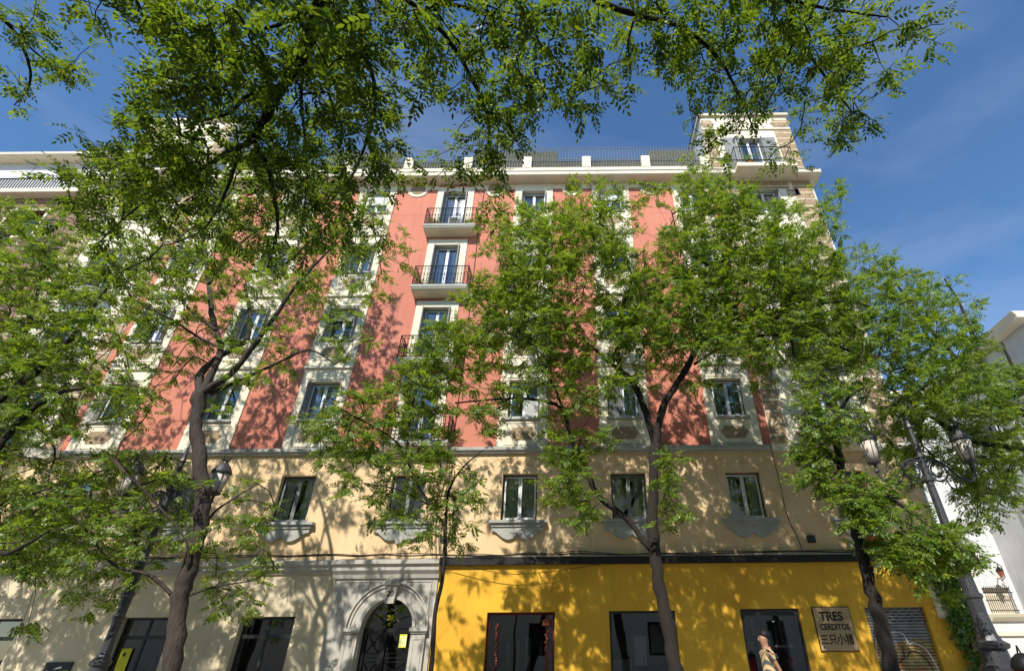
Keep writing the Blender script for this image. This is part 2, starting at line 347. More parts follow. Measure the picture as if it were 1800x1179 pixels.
# top frieze with round ornaments
mids = [3.46, -0.05, -3.53, -7.01, -10.5, -14.0]
def inpiers(a, b):     # frieze runs between the piers
    edges = sorted([(c-PW, c+PW) for c in COLS]+[(ECOL-0.82, ECOL+0.82)])
    segs = []; x = a
    for e in edges:
        if e[0] > x: segs.append((x, e[0]))
        x = max(x, e[1])
    if x < b: segs.append((x, b))
    return segs
for (a, b) in inpiers(-16.95, 6.42): p = BP(); p.box(a, b, FY-0.03, FY-0.001, 19.30, 19.598); p.build('frieze', 'offwhite')
for m_ in mids:
    ring = []; p = BP(); q = BP()
    for k in range(25):
        th = math.pi+math.pi*k/24; ring.append((m_+0.47*math.cos(th), 19.33+0.47*math.sin(th)))
    p.prism(ring, FY-0.034, FY-0.002)
    p.build('roundel_frame', 'offwhite'); q.prism([(m_+0.32*math.cos(2*math.pi*k/28), 19.33+min(0.24, 0.32*math.sin(2*math.pi*k/28))) for k in range(28)], FY-0.052, FY-0.035); q.build('roundel', 'brown_cart')
# string courses
p = BP(); p.extr_x([(FY+0.1, 7.02), (FY-0.10, 7.02), (FY-0.10, 7.06), (FY-0.17, 7.10), (FY-0.17, 7.20), (FY+0.1, 7.232)], -16.75, 6.30); p.build('stringcourse', 'sillgrey')
# first floor wall
f1 = [5.28, 1.65, -1.76, -5.27, -8.78, -12.19, -15.82]
h1 = [(c-0.55, c+0.55, 4.92, 6.36) for c in f1]+[(8.55-0.55, 8.55+0.55, 4.92, 6.36), (-19.1-0.55, -19.1+0.55, 4.92, 6.36)]
BP().sheet(XL, XR, 3.9, 7.02, h1, FY, 0.3).build('wall', 'ochre')['label'] = 'ochre plaster first floor wall'
BP().sheet(-16.95, 6.42, 7.02, 7.23, [], FY+0.004, 0.2).build('wall', 'ochre')
for c in f1[:3]+[8.55]: p = BP(); p.sheet(c-0.80, c+0.80, 4.93, 6.62, [(c-0.55, c+0.55, 4.0, 6.36)], FY-0.022, 0.0215); p.build('surround', 'ochre')
# scalloped aprons
for c in f1+[8.55, -19.1]:
    p = BP()
    p.box(c-0.88, c+0.88, FY-0.20, FY+0.02, 4.84, 4.918)
    p.box(c-0.80, c+0.80, FY-0.13, FY-0.001, 4.74, 4.839)
    pts = [(0.78, 4.739)]
    for k in range(0, 25):
        x = 0.78-1.56*k/24; u = abs(x)
        z = 4.62-0.24*max(0, math.cos((u-0.27)/0.42*math.pi/2))**1.2 if u < 0.69 else 4.62-0.0
        if u < 0.07: z = 4.46+ (0.07-u)*0.6
        pts.append((x, z))
    pts.append((-0.78, 4.739))
    if abs(c-ECOL) < 0.1:
        i = [k for k, q_ in enumerate(pts) if abs(q_[0]) < 0.08]
        for k in i: pts[k] = (pts[k][0], 4.30)
    pts = [(c+a, b) for a, b in pts][::-1]
    p.prism(pts, FY-0.09, FY-0.001)
    p.build('window_apron', 'sillgrey')
# towers at both ends
def tower(cx, x0, x1, q0, q1, flip):
    th = [(cx-0.65, cx+0.65, 7.35, 9.62), (cx-0.62, cx+0.62, 10.44, 12.83), (cx-0.62, cx+0.62, 13.6, 16.0), (cx-0.62, cx+0.62, 17.6, 19.16)]
    BP().sheet(x0, x1, 7.02, 19.6, th, FY-0.012, 0.31).build('wall', 'cream')['label'] = 'cream tower wall with brown quoins'
    BP().sheet(x0, x1, 20.0, 24.40, [(cx-0.6, cx+0.6, 20.45, 22.75)], FY, 0.3).build('wall', 'cream')
    for (a, b) in (q0, q1):
        s = BP()
        s.box(a, b, FY-0.05, FY-0.0125, 7.3, 19.58); s.box(a, b, FY-0.035, FY-0.001, 20.46, 23.3)
        s.prism(cart((a+b)/2, 23.85, (b-a)*1.25, 0.5), FY-0.03, FY-0.001); s.build('quoin', 'quoin')
    s = BP()
    for k in range(4): s.box(cx-1.2+0.61*k, cx-1.2+0.61*k+0.56, FY-0.05, FY-0.0125, 19.2, 19.56)
    for k in range(2): s.box(cx-1.5+2.55*k, cx-1.5+2.55*k+0.5, FY-0.05, FY-0.0125, 18.75, 19.12)
    s.build('quoin', 'quoin')
    t = BP(); t.box(x0-0.1, x1+0.1, FY-0.12, FY+3.2, 24.40, 24.55); t.box(x0-0.003, x1+0.003, FY-0.06, FY-0.001, 23.35, 23.45); t.build('cornice', 'offwhite')
    t = BP(); t.box(x0+0.0, x0+0.3, FY+0.301, FY+3, 20.0, 24.399); t.box(x1-0.3, x1, FY+0.301, FY+3, 20.0, 24.399); t.box(x0+0.3, x1-0.3, FY+2.7, FY+3, 20.0, 24.399); t.build('wall', 'white_wall')
    railing('railing', x0, x1, FY-0.02, 24.55, 0.6, FY+3.0)
    return th
def railing(name, x0, x1, y, z, h, yb=None, parent=None, mt='iron', step=0.13, scroll=False, r=0.010, screen=False):
    m = BP()
    def run(a, b):
        a = Vector(a); b = Vector(b); n = max(2, int((b-a).length/step)); d = (b-a)
        m.tube([a+Vector((0, 0, h)), b+Vector((0, 0, h))], 0.02, 5); m.tube([a+Vector((0, 0, 0.07)), b+Vector((0, 0, 0.07))], 0.013, 4)
        if scroll: m.tube([a+Vector((0, 0, h-0.13)), b+Vector((0, 0, h-0.13))], 0.010, 4)
        for i in range(n+1):
            q_ = a+d*i/n; m.tube([q_, q_+Vector((0, 0, h))], 0.019 if i in (0, n) else r, 4, caps=False)
            if scroll and i < n:
                c = a+d*(i+0.5)/n; u = d.normalized()
                for (zc, rr) in ((h*0.30, 0.060), (h*0.56, 0.052)):
                    m.tube([c+u*rr*math.cos(t_*math.pi/4)+Vector((0, 0, zc+rr*1.5*math.sin(t_*math.pi/4))) for t_ in range(9)], 0.008, 3, caps=False)
    run((x0, y, z), (x1, y, z))
    if yb is not None: run((x0, y, z), (x0, yb, z)); run((x1, y, z), (x1, yb, z))
    return m.build(name, mt, parent)
twh = tower(8.55, 6.42, XR, (6.45, 6.98), (9.95, XR+0.004), False)
twh2 = tower(-19.1, XL, -16.95, (XL-0.004, -20.5), (-17.5, -16.98), True)
# cornice and roof terrace
p = BP(); yf = FY-0.55
p.extr_x([(FY+0.4, 19.6), (yf+0.10, 19.6), (yf, 19.66), (yf, 19.84), (FY+0.4, 19.9)], XL-0.3, XR+0.35)
p.box(7.25, 9.9, FY-0.95, yf+0.05, 19.62, 19.845); p.box(-20.4, -17.8, FY-0.95, yf+0.05, 19.62, 19.845)
p.build('cornice', 'offwhite', bevel=0.015)
p = BP(); p.box(XL-0.28, XR+0.33, yf+0.02, FY+0.2, 19.902, 19.94); p.build('gutter', 'grey_frame')
p = BP(); p.box(-16.9, 6.38, FY-0.12, FY+0.12, 19.941, 20.62)
posts = [0.63+2.77*k for k in range(-6, 3) if -16.5 < 0.63+2.77*k < 6.2]
for x in posts: p.box(x-0.2, x+0.2, FY-0.14, FY+0.14, 20.621, 21.36)
p.build('parapet', 'offwhite')
for i, x in enumerate(posts[:-1]):
    railing('railing', x+0.21, posts[i+1]-0.21, FY-0.02, 20.63, 0.66, mt='grey_frame', r=0.012, step=0.12)
    b = BP(); b.box(x+0.21, posts[i+1]-0.21, FY+0.05, FY+0.08, 20.64, 21.26); b.build('reed_screen', 'reed')
railing('railing', posts[-1]+0.21, 6.2, FY-0.02, 20.63, 0.66, mt='grey_frame', step=0.12)
b = BP(); b.box(posts[-1]+0.21, 6.3, FY+0.05, FY+0.08, 20.64, 21.26); b.build('reed_screen', 'reed')
railing('railing', -12.0, 6.1, FY+0.5, 20.0, 2.72, mt='grey_frame', step=0.14, r=0.013)
for (a, b_) in ((-12, -8.5), (-4.7, -0.75), (3.7, 6.05)):
    b = BP(); b.box(a, b_, FY+0.55, FY+0.57, 20.1, 22.6); b.build('reed_screen', 'reed')
p = BP(); p.box(-12, -5.4, FY+3.4, FY+8, 19.95, 23.6); p.box(-12.2, -5.2, FY+3.1, FY+8.2, 23.6, 23.75); p.build('penthouse', 'white_wall')
# massing behind the front
p = BP(); p.box(XL+0.01, XR-0.01, FY+1.0, FY+13, 0.12, 19.94); p.box(XL+0.01, XR-0.01, FY+0.32, FY+0.999, 19.601, 19.93)
p.build('interior', 'interior')
p = BP(); p.box(XR-0.12, XR, FY+0.301, FY+13.1, 0.12, 19.598); p.box(XL, XL+0.12, FY+0.301, FY+13.1, 0.12, 19.598); p.build('wall', 'cream')
# roof balcony of the towers
for x0, x1 in ((7.3, 9.85), (-20.35, -17.85)):
    railing('railing', x0, x1, FY-0.9, 19.95, 0.98, FY-0.05, step=0.13)
# windows ------------------------------------------------------------------
def window(c, w_, z0, z1, y, fr='whitish_frame', outer='grey_frame', glass='glass', curtain=0, shut=None, leaf=1, door=False, transom=0, blind=0):
    o = BP(); a, b = c-w_/2+0.002, c+w_/2-0.002; t = 0.045
    o.sheet(a, b, z0+0.002, z1-0.002, [(a+t, b-t, z0+t, z1-t)], y-0.03, 0.07)
    o_ = o.build('window', outer)
    o_['label'] = 'tall balcony door' if door else 'casement window'
    s = BP(); t2 = 0.055; x = a+t+0.001; n = 2
    wd = (b-a-2*t-0.002)/n
    for k in range(n):
        l0, l1 = x+wd*k+0.001, x+wd*(k+1)-0.001
        s.sheet(l0, l1, z0+t+0.001, z1-t-0.001, [(l0+t2, l1-t2, z0+t+t2*1.6, z1-t-t2)], y-0.015, 0.045)
        if transom: s.box(l0+t2, l1-t2, y-0.01, y+0.02, z0+transom, z0+transom+0.05)
    ch = s.build('casement', fr); ch.parent = o_; ch.location = (0, 0, 0)
    g = BP(); g.quad((a+t, y+0.004, z0+t), (b-t, y+0.004, z0+t), (b-t, y+0.004, z1-t), (a+t, y+0.004, z1-t))
    ch = g.build('pane', glass); ch.parent = o_; ch.location = (0, 0, 0)
    if curtain:
        for (u0, u1) in ([(a+t, b-t)] if curtain == 2 else [(a+t, a+t+w_*0.30), (b-t-w_*0.30, b-t)]):
            g = BP(); n = int((u1-u0)/0.02)
            for k in range(n):
                xa, xb = u0+(u1-u0)*k/n, u0+(u1-u0)*(k+1)/n
                ya, yb2 = y+0.12+0.03*math.sin(xa*70+c), y+0.12+0.03*math.sin(xb*70+c)
                g.quad((xa, ya, z0+0.05), (xb, yb2, z0+0.05), (xb, yb2, z1-0.05), (xa, ya, z1-0.05))
            ch = g.build('curtain', 'curtain'); ch.parent = o_; ch.location = (0, 0, 0)
    if blind:
        zb_ = z1-(z1-z0)*blind; g = BP(); zq = z1-0.05
        while zq > zb_: g.box(a+t+0.01, b-t-0.01, y-0.055+0.003*((int(zq*100)) % 2), y-0.042, zq-0.036, zq-0.002); zq -= 0.038
        ch = g.build('blind', rnd.choice(['sillgrey', 'offwhite', 'stone', 'whitish_frame'])); ch.parent = o_; ch.location = (0, 0, 0)
    if shut:
        for sd in shut:
            g = BP()
            if sd == 'L': x0, x1, y0, y1 = a+0.004, a+0.04, y-0.36, y-0.035
            elif sd == 'R': x0, x1, y0, y1 = b-0.04, b-0.004, y-0.36, y-0.035
            elif sd == 'l': x0, x1, y0, y1 = a+0.05, c-0.02, y-0.085, y-0.05
            else: x0, x1, y0, y1 = c+0.02, b-0.05, y-0.085, y-0.05
            zt = z1-0.03 if sd != 'h' else z0+(z1-z0)*0.55
            if sd == 'h': x0, x1, y0, y1 = c-0.02, b-0.05, y-0.085, y-0.05
            flat = sd in 'lrh'
            if flat:
                g.sheet(x0, x1, z0+0.03, zt, [(x0+0.05, x1-0.05, z0+0.09, zt-0.06)], y0, y1-y0)
                zz = z0+0.10
                while zz < zt-0.08:
                    g.quad((x0+0.05, y0+0.004, zz), (x1-0.05, y0+0.004, zz), (x1-0.05, y1-0.004, zz+0.035), (x0+0.05, y1-0.004, zz+0.035)); zz += 0.042
            else:
                g.box(x0, x1, y0, y1, z0+0.03, zt)
                for q_ in (z0+0.12, (z0+z1)/2+0.03): g.box(x0-0.006, x1+0.006, y0+0.05, y1-0.05, q_, q_+(z1-z0)/2-0.2)
            ch = g.build('shutter', 'shutter_grey' if not flat else ('paper' if sd == 'h' else 'shutter_grey')); ch.parent = o_; ch.location = (0, 0, 0)
    return o_
for ci, c in enumerate(COLS):
    for i, (s, h) in enumerate(zip(SILLS, HEADS)):
        sh = {(0, 0): None, (1, 0): 'l', (2, 0): 'h', (3, 0): 'L', (0, 3): 'LR'}.get((ci, i), rnd.choice(['LR', 'LR', 'L', None]))
        window(c, 1.08, s, h, FY+0.17, fr='whitish_frame', curtain=rnd.choice([0, 1, 1, 2]), shut=sh, blind=(rnd.choice([0, 0, 0.25, 0.5, 0.35, 0]) if (i and (i, ci) != (3, 2)) else 0))
        q_ = BP(); q_.box(c-0.60, c+0.60, FY-0.13, FY+0.10, s-0.075, s-0.002); q_.build('sill', 'sillgrey')
for (s, h) in zip(ESLAB, HEADS): window(ECOL, 1.06, s, h, FY+0.2, curtain=1, shut='LR', door=True, transom=0.45)
for c in f1+[8.55, -19.1]:
    window(c, 1.10, 4.92, 6.36, FY+0.18, fr='whitish_frame' if c in (-1.76, 5.28) else 'grey_frame', outer='darkframe', curtain={-1.76: 2, 5.28: 1, -5.27: 1}.get(c, 1), shut=None)
for hs, c in ((twh, 8.55), (twh2, -19.1)):
    for i, h in enumerate(hs): window(c, h[1]-h[0], h[2], h[3], FY+0.2, curtain=1 if i else 0, shut='LR', door=i < 3)
    window(c, 1.2, 20.45, 22.75, FY+0.2, curtain=1, shut='LR', door=True)
    for s_ in (-1, 1): g = BP(); g.box(c+s_*0.95-0.30, c+s_*0.95+0.30, FY-0.075, FY-0.04, 20.5, 22.7); g.build('shutter', 'shutter_grey')
def balcony(c, z, hw=1.09, pr=0.55):
    y0 = FY-pr
    o = BP(); o.box(c-hw, c+hw, y0, FY-0.02, z-0.11, z); a = o.build('balcony', 'sillgrey')
    a['label'] = 'small balcony with iron railing'
    s = BP(); n = len(s.v)
    X0, X1, zz, zb = c-hw+0.03, c+hw-0.03, z-0.111, z-0.30
    # cyma underside as two steps
    s.extr_x([(y0+0.03, zz), (y0+0.03, zz-0.05), (y0+0.12, zz-0.13), (FY-0.05, zb), (FY-0.02, zb), (FY-0.02, zz)], X0, X1)
    ch = s.build('soffit', 'offwhite'); ch.parent = a; ch.location = (0, 0, 0)
    r = railing('railing', c-hw+0.04, c+hw-0.04, y0+0.04, z, 0.92, FY-0.05, scroll=True, step=0.13); r.parent = a; r.location = (0, 0, 0)
    return a
for z in ESLAB[1:]: balcony(ECOL+0.09, z)
balcony(ECOL+0.09, ESLAB[0], pr=0.5)
for c in TW:
    for z in (7.30, 10.44, 13.6): balcony(c, z, 0.98, 0.6)
# ground floor, left part ------------------------------------------------------
gl = [(-9.30, -7.80, 0.5, 2.44), (-12.62, -11.15, 0.12, 2.45), (-17.0, -15.35, 0.5, 2.45), (-20.6, -18.9, 0.5, 2.45)]
BP().sheet(XL, -6.86, 0.12, 3.9, gl, FY-0.01, 0.32).build('wall', 'beige')['label'] = 'beige ground floor wall'
p = BP(); p.extr_x([(FY, 3.50), (FY-0.07, 3.50), (FY-0.09, 3.56), (FY-0.16, 3.60), (FY-0.16, 3.66), (FY-0.24, 3.72), (FY-0.24, 3.82), (FY, 3.88)], XL, -6.86)
p.build('stringcourse', 'stone')
p = BP(); p.sheet(XL, XR, 0.12, 0.5, [(-12.62, -11.15, 0, 1), (-2.5, -0.6, 0, 1), (-5.9, -4.5, 0, 1)], FY-0.05, 0.3); p.build('plinth', 'stone')
def shopwin(x0, x1, z0, z1, y, fr='darkframe', transom=None, mull=True, glass='glass_dark'):
    o = BP(); t = 0.06
    o.sheet(x0+0.002, x1-0.002, z0+0.002, z1-0.002, [(x0+t, x1-t, z0+t, z1-t)], y, 0.08)
    if transom: o.box(x0+t, x1-t, y+0.005, y+0.075, transom, transom+0.09)
    if mull: o.box((x0*0.55+x1*0.45), (x0*0.55+x1*0.45)+0.06, y+0.006, y+0.074, z0+t, z1-t)
    a = o.build('shop_window', fr)
    g = BP(); g.quad((x0+t, y+0.03, z0+t), (x1-t, y+0.03, z0+t), (x1-t, y+0.03, z1-t), (x0+t, y+0.03, z1-t)); ch = g.build('pane', glass); ch.parent = a; ch.location = (0, 0, 0)
    return a
for i, h in enumerate(gl):
    shopwin(*h, FY+0.2, transom=1.93)
p = BP()      # things seen inside the left shops
p.box(-9.25, -7.85, FY+0.85, FY+0.9, 0.5, 2.4); p.build('shop_backdrop', 'shop_interior')
p = BP(); p.box(-8.95, -8.55, FY+0.45, FY+0.5, 0.6, 1.25); p.box(-8.25, -7.98, FY+0.45, FY+0.5, 0.9, 1.45); p.build('display_panel', 'darkred')
p = BP(); p.box(-12.5, -11.25, FY+0.6, FY+0.64, 1.95, 2.4); p.build('blind', 'sillgrey')
p = BP(); p.box(-11.62, -11.48, FY+0.32, FY+0.36, 0.5, 1.9); p.build('display_panel', 'blue')
# right part: yellow
gr = [(-2.49, -0.62, 0.12, 2.49), (0.88, 2.72, 0.55, 2.50), (4.51, 6.14, 0.55, 2.52), (7.96, 9.62, 0.12, 2.53)]
BP().sheet(-3.96, XR, 0.12, 3.688, gr, FY-0.05, 0.34).build('wall', 'yellow')['label'] = 'bright yellow ground floor shop wall'
p = BP(); p.box(-3.96, 9.78, FY-0.17, FY-0.001, 3.69, 3.885); p.build('fascia', 'fascia_black')
p = BP(); p.box(-3.96, 9.80, FY-0.19, FY-0.001, 3.886, 3.905); p.build('flashing', 'sillgrey')
p = BP(); p.box(9.80, XR, FY-0.04, FY-0.002, 3.69, 4.1); p.build('wall', 'yellow')
shopwin(-2.49, -0.62, 0.12, 2.49, FY+0.12, 'darkred', None, False, 'glass_dark')
shopwin(0.88, 2.72, 0.55, 2.50, FY+0.05, 'darkframe', None, False, 'glass_dark')
shopwin(4.51, 6.14, 0.55, 2.52, FY+0.02, 'darkframe', 2.36, False, 'glass_dark')
p = BP(); p.box(-1.98, -1.86, FY+0.5, FY+0.56, 0.5, 1.75); p.box(-1.68, -1.6, FY+0.5, FY+0.56, 0.5, 1.85); p.box(-1.45, -1.3, FY+0.5, FY+0.56, 0.5, 1.9); p.box(-1.05, -0.98, FY+0.5, FY+0.56, 0.5, 1.8); p.build('shelf_post', 'grey_frame')
for (a_, b_, c_, d_, y_, mt_, nm_) in ((1.0, 1.5, 0.6, 1.35, 0.7, 'sillgrey', 'counter'), (1.62, 1.95, 1.2, 1.9, 0.85, 'paper', 'poster'), (2.1, 2.6, 1.5, 2.2, 0.9, 'stone', 'shelf'), (2.2, 2.5, 0.7, 1.1, 0.6, 'blue', 'display_panel'),
        (5.05, 5.45, 1.55, 2.0, 0.5, 'paper', 'menu_board'), (4.6, 4.95, 1.45, 1.75, 0.7, 'sillgrey', 'shelf'), (5.75, 5.95, 1.12, 1.42, 0.45, 'red', 'display_panel'), (4.62, 4.80, 1.8, 2.3, 0.8, 'stone', 'shelf'), (4.98, 5.1, 1.9, 2.34, 0.8, 'sillgrey', 'shelf'), (5.55, 6.05, 1.6, 1.66, 0.6, 'whitish_frame', 'shelf')):
    BP().box(a_, b_, FY+y_, FY+y_+0.04, c_, d_).build(nm_, mt_)
def garland(x, zt, zb, sd):
    g = BP(); r2 = random.Random(sd); z = zt
    while z > zb:
        rr = 0.022+0.02*r2.random(); xx = x+r2.uniform(-0.03, 0.03); g.lathe([(0.01, -rr), (rr, -rr*0.3), (rr, rr*0.4), (0.01, rr)], 7, (xx, FY+0.08, z)); z -= rr*1.7
    a = MB.build(g, 'garland', 'ornament'); return tag(a, None, 'garland')
garland(-2.20, 2.2, 1.0, 3)['label'] = 'string of reddish ornaments inside the shop entrance, at its left jamb'
garland(-0.84, 2.42, 0.9, 4)['label'] = 'string of reddish ornaments inside the shop entrance, at its right jamb'
p = BP(); p.lathe([(0.02, 0), (0.13, 0.03), (0.13, 0.16), (0.02, 0.2)], 12, (-0.84, FY+0.1, 2.14)); a = MB.build(p, 'paper_lantern', 'ornament'); tag(a, 'small round orange lantern at the top right of the shop entrance', 'lantern')
# roller shutter
p = BP(); z = 0.14
while z < 2.5:
    p.extr_x([(FY+0.09, z), (FY+0.055, z+0.02), (FY+0.055, z+0.052), (FY+0.09, z+0.072)], 7.98, 9.60); z += 0.0735
sh = p.build('roller_shutter', 'steel_shutter'); sh['label'] = 'corrugated steel roller shutter with graffiti'
q_ = BP()
for r_i in range(5):
    for k in range(7): q_.box(8.3+0.22*k-0.05+(0.11 if r_i % 2 else 0), 8.3+0.22*k+0.05+(0.11 if r_i % 2 else 0), FY+0.051, FY+0.056, 2.18+0.0735*r_i-0.003, 2.205+0.0735*r_i)
ch = q_.build('slot', 'ink'); ch.parent = sh; ch.location = (0, 0, 0)
def blob(pts, y, name, mt, par):
    g = BP(); g.prism(pts, y, y+0.002); c_ = g.build(name, mt); c_.parent = par; c_.location = (0, 0, 0); return c_
def smoothloop(pts, n=6):
    m = len(pts); o_ = []
    for i in range(m):
        p0, p1, p2, p3 = [np.array(pts[(i+k-1) % m]) for k in range(4)]
        for j in range(n):
            t = j/n; o_.append(tuple(0.5*((2*p1)+(-p0+p2)*t+(2*p0-5*p1+4*p2-p3)*t*t+(-p0+3*p1-3*p2+p3)*t**3)))
    return o_
def smoothline(pts, n=6):
    P = [pts[0]]+list(pts)+[pts[-1]]; o_ = []
    for i in range(1, len(P)-2):
        p0, p1, p2, p3 = [np.array(P[i+k-1], float) for k in range(4)]
        for j in range(n):
            t = j/n; o_.append(0.5*((2*p1)+(-p0+p2)*t+(2*p0-5*p1+4*p2-p3)*t*t+(-p0+3*p1-3*p2+p3)*t**3))
    o_.append(np.array(P[-1], float)); return o_
lp = smoothloop([(8.02, 0.3), (9.5, 0.3), (9.52, 1.0), (9.38, 1.5), (9.1, 1.66), (8.95, 1.62), (8.86, 1.86), (8.55, 1.88), (8.35, 1.74), (8.1, 1.78), (8.03, 1.2)])
g = BP()
g.tube([(x, FY+0.047, zz) for x, zz in smoothloop([(8.02, 0.3), (9.5, 0.3), (9.52, 1.0), (9.38, 1.5), (9.1, 1.68), (8.95, 1.66), (8.86, 1.90), (8.55, 1.92), (8.35, 1.79), (8.1, 1.82)])][12:], 0.016, 4)
c_ = g.build('graffiti', 'spray_white'); c_.parent = sh; c_.location = (0, 0, 0)
g = BP()
for ln in ([(8.3, 1.75), (8.42, 1.5), (8.35, 1.3), (8.15, 1.25)], [(8.75, 1.6), (8.72, 1.35), (8.5, 1.2), (8.45, 0.9), (8.6, 0.7), (8.5, 0.4)], [(8.8, 1.35), (9.0, 1.5), (9.3, 1.3), (9.4, 0.9), (9.3, 0.5)], [(8.75, 1.05), (8.95, 0.95), (9.0, 0.7), (8.9, 0.4)], [(8.1, 0.95), (8.3, 0.9), (8.35, 0.6), (8.2, 0.35)]):
    g.tube([(x[0], FY+0.048, x[1]) for x in smoothline(ln)], 0.013, 4)
c_ = g.build('graffiti', 'ink'); c_.parent = sh; c_.location = (0, 0, 0)
# portal -----------------------------------------------------------------------
PC = -5.2; PR = 0.69; SPZ = 2.15; py = FY-0.10
p = BP()
p.sheet(-6.86, PC-PR, 0.12, SPZ, [], py, 0.4); p.sheet(PC+PR, -3.96, 0.12, SPZ, [], py, 0.4)
N = 24
arc = [(PC+PR*math.cos(math.pi*k/N), SPZ+PR*math.sin(math.pi*k/N)) for k in range(N+1)]
for k in range(N):
    (xa, za), (xb, zb) = arc[k], arc[k+1]
    p.quad((xb, py, zb), (xa, py, za), (xa, py, 3.4), (xb, py, 3.4))
    p.quad((xa, py, za), (xb, py, zb), (xb, py+0.4, zb), (xa, py+0.4, za))
p.sheet(-6.86, PC-PR, SPZ, 3.4, [], py, 0.05); p.sheet(PC+PR, -3.96, SPZ, 3.4, [], py, 0.05)
pt = p.build('portal', 'stone'); pt['label'] = 'grey stone arched doorway surround'
def sub(mb, name, mt, par, **k):
    c_ = mb.build(name, mt, **k); c_.parent = par; c_.location = (0, 0, 0); return c_
def arcprof(r0, r1, y0, y1, n=28, a0=0.0, a1=math.pi):
    m = BP()
    for k in range(n):
        A, B = a0+(a1-a0)*k/n, a0+(a1-a0)*(k+1)/n
        P = lambda r, a, y: (PC+r*math.cos(a), y, SPZ+r*math.sin(a))
        m.quad(P(r0, A, y0), P(r0, B, y0), P(r1, B, y0), P(r1, A, y0)); m.quad(P(r1, A, y0), P(r1, B, y0), P(r1, B, y1), P(r1, A, y1)); m.quad(P(r0, B, y0), P(r0, A, y0), P(r0, A, y1), P(r0, B, y1))
    return m
sub(arcprof(0.70, 0.78, py-0.05, py-0.001), 'arch', 'stone', pt); sub(arcprof(1.0, 1.05, py-0.035, py-0.001), 'arch', 'stone', pt); sub(arcprof(1.09, 1.14, py-0.06, py-0.001), 'arch', 'stone', pt)
m = BP(); m.extr_x([(py, 3.36), (py-0.05, 3.36), (py-0.08, 3.46), (py-0.16, 3.56), (py-0.16, 3.64), (py-0.24, 3.72), (py-0.24, 3.83), (FY, 3.89), (FY, 3.4)], -6.95, -3.93); sub(m, 'cornice', 'stone', pt)
for s_ in (-1, 1):
    m = BP()
    x0 = PC+s_*0.72; x1 = PC+s_*1.10; a, b = min(x0, x1), max(x0, x1)
    m.box(a, b, py-0.09, py-0.001, 0.12, 1.98)
    m.box(a-0.02, b+0.02, py-0.12, py-0.001, 2.0, 2.05); m.box(a-0.05, b+0.05, py-0.16, py-0.001, 2.052, 2.14)
    m.sheet(a+0.06, b-0.06, 0.4, 1.9, [(a+0.09, b-0.09, 0.44, 1.86)], py-0.105, 0.0145)
    sub(m, 'pilaster', 'stone', pt)
m = BP()
for s_ in (-1, 1):
    a, b = (-6.72, -5.55) if s_ < 0 else (-4.85, -4.1)
    m.box(a, b, py-0.02, py-0.001, 3.27, 3.30)
    xx = -6.66 if s_ < 0 else -4.13
    m.box(xx-0.015, xx+0.015, py-0.02, py-0.001, 2.3, 3.268)
sub(m, 'moulding', 'stone', pt)
m = BP(); m.prism([(PC-0.12, 2.72), (PC+0.12, 2.72), (PC+0.17, 3.18), (PC-0.17, 3.18)], py-0.15, py-0.001); m.box(PC-0.22, PC+0.22, py-0.20, py-0.001, 3.182, 3.24); m.box(PC-0.19, PC+0.19, py-0.18, py-0.001, 3.242, 3.35)
sub(m, 'keystone', 'stone', pt)
t = text('20', 0.19, (PC, py-0.152, 2.9), 'ink', 'house_number', bold=0.004); t.parent = pt
dr = BP(); dy = FY+0.12
dr.box(PC-PR+0.001, PC+PR-0.001, dy, dy+0.1, SPZ-0.12, SPZ-0.01)
dr.box(PC-PR+0.001, PC-PR+0.10, dy, dy+0.1, 0.13, SPZ-0.121); dr.box(PC+PR-0.10, PC+PR-0.001, dy, dy+0.1, 0.13, SPZ-0.121); dr.box(PC-0.19, PC-0.03, dy-0.02, dy+0.1, 0.13, SPZ-0.121)
for xa, xb in ((PC-PR+0.12, PC-0.21), (PC-0.01, PC+PR-0.12)):
    for (za, zb) in ((1.55, 2.0), (0.9, 1.35), (0.3, 0.75)):
        for (u, v) in (((xa, za), (xb, zb)), ((xa, zb), (xb, za))): dr.tube([(u[0], dy+0.03, u[1]), (v[0], dy+0.03, v[1])], 0.009, 4)
        cxx, czz = (xa+xb)/2, (za+zb)/2
        dr.tube([(cxx+0.05*math.cos(k*math.pi/4), dy+0.02, czz+0.05*math.sin(k*math.pi/4)) for k in range(9)], 0.01, 4)
    for zz in (2.0, 1.55, 1.45, 1.35, 0.9, 0.8, 0.75): dr.box(xa, xb, dy+0.02, dy+0.04, zz-0.009, zz+0.009)
do = dr.build('door', 'iron'); do['label'] = 'black iron entrance door with crossed bars'
g = BP(); g.quad((PC-PR, dy+0.07, 0.13), (PC+PR, dy+0.07, 0.13), (PC+PR, dy+0.07, SPZ), (PC-PR, dy+0.07, SPZ)); sub(g, 'pane', 'glass_dark', do)
g = BP(); g.prism([(x, z_) for x, z_ in arc], dy+0.05, dy+0.06); sub(g, 'fanlight', 'glass_dark', do)
t = text('20', 0.17, (PC-0.02, dy+0.035, 2.34), 'sign_yellow', 'number', bold=0.006); t.parent = do
t = text('C', 0.10, (PC-0.02, dy+0.035, 2.2), 'sign_yellow', 'letter'); t.parent = do
g = MB().box(-4.86, -4.66, dy-0.03, dy-0.022, 1.68, 1.99); a = g.build('notice', 'sign_yellow'); tag(a, 'yellow green notice stuck on the upper right of the arched entrance door', 'notice')
g = MB()
for k in range(4): g.box(-4.83+0.045*k, -4.81+0.045*k, dy-0.033, dy-0.0305, 1.71, 1.95)
ch = g.build('print', 'paper', a)
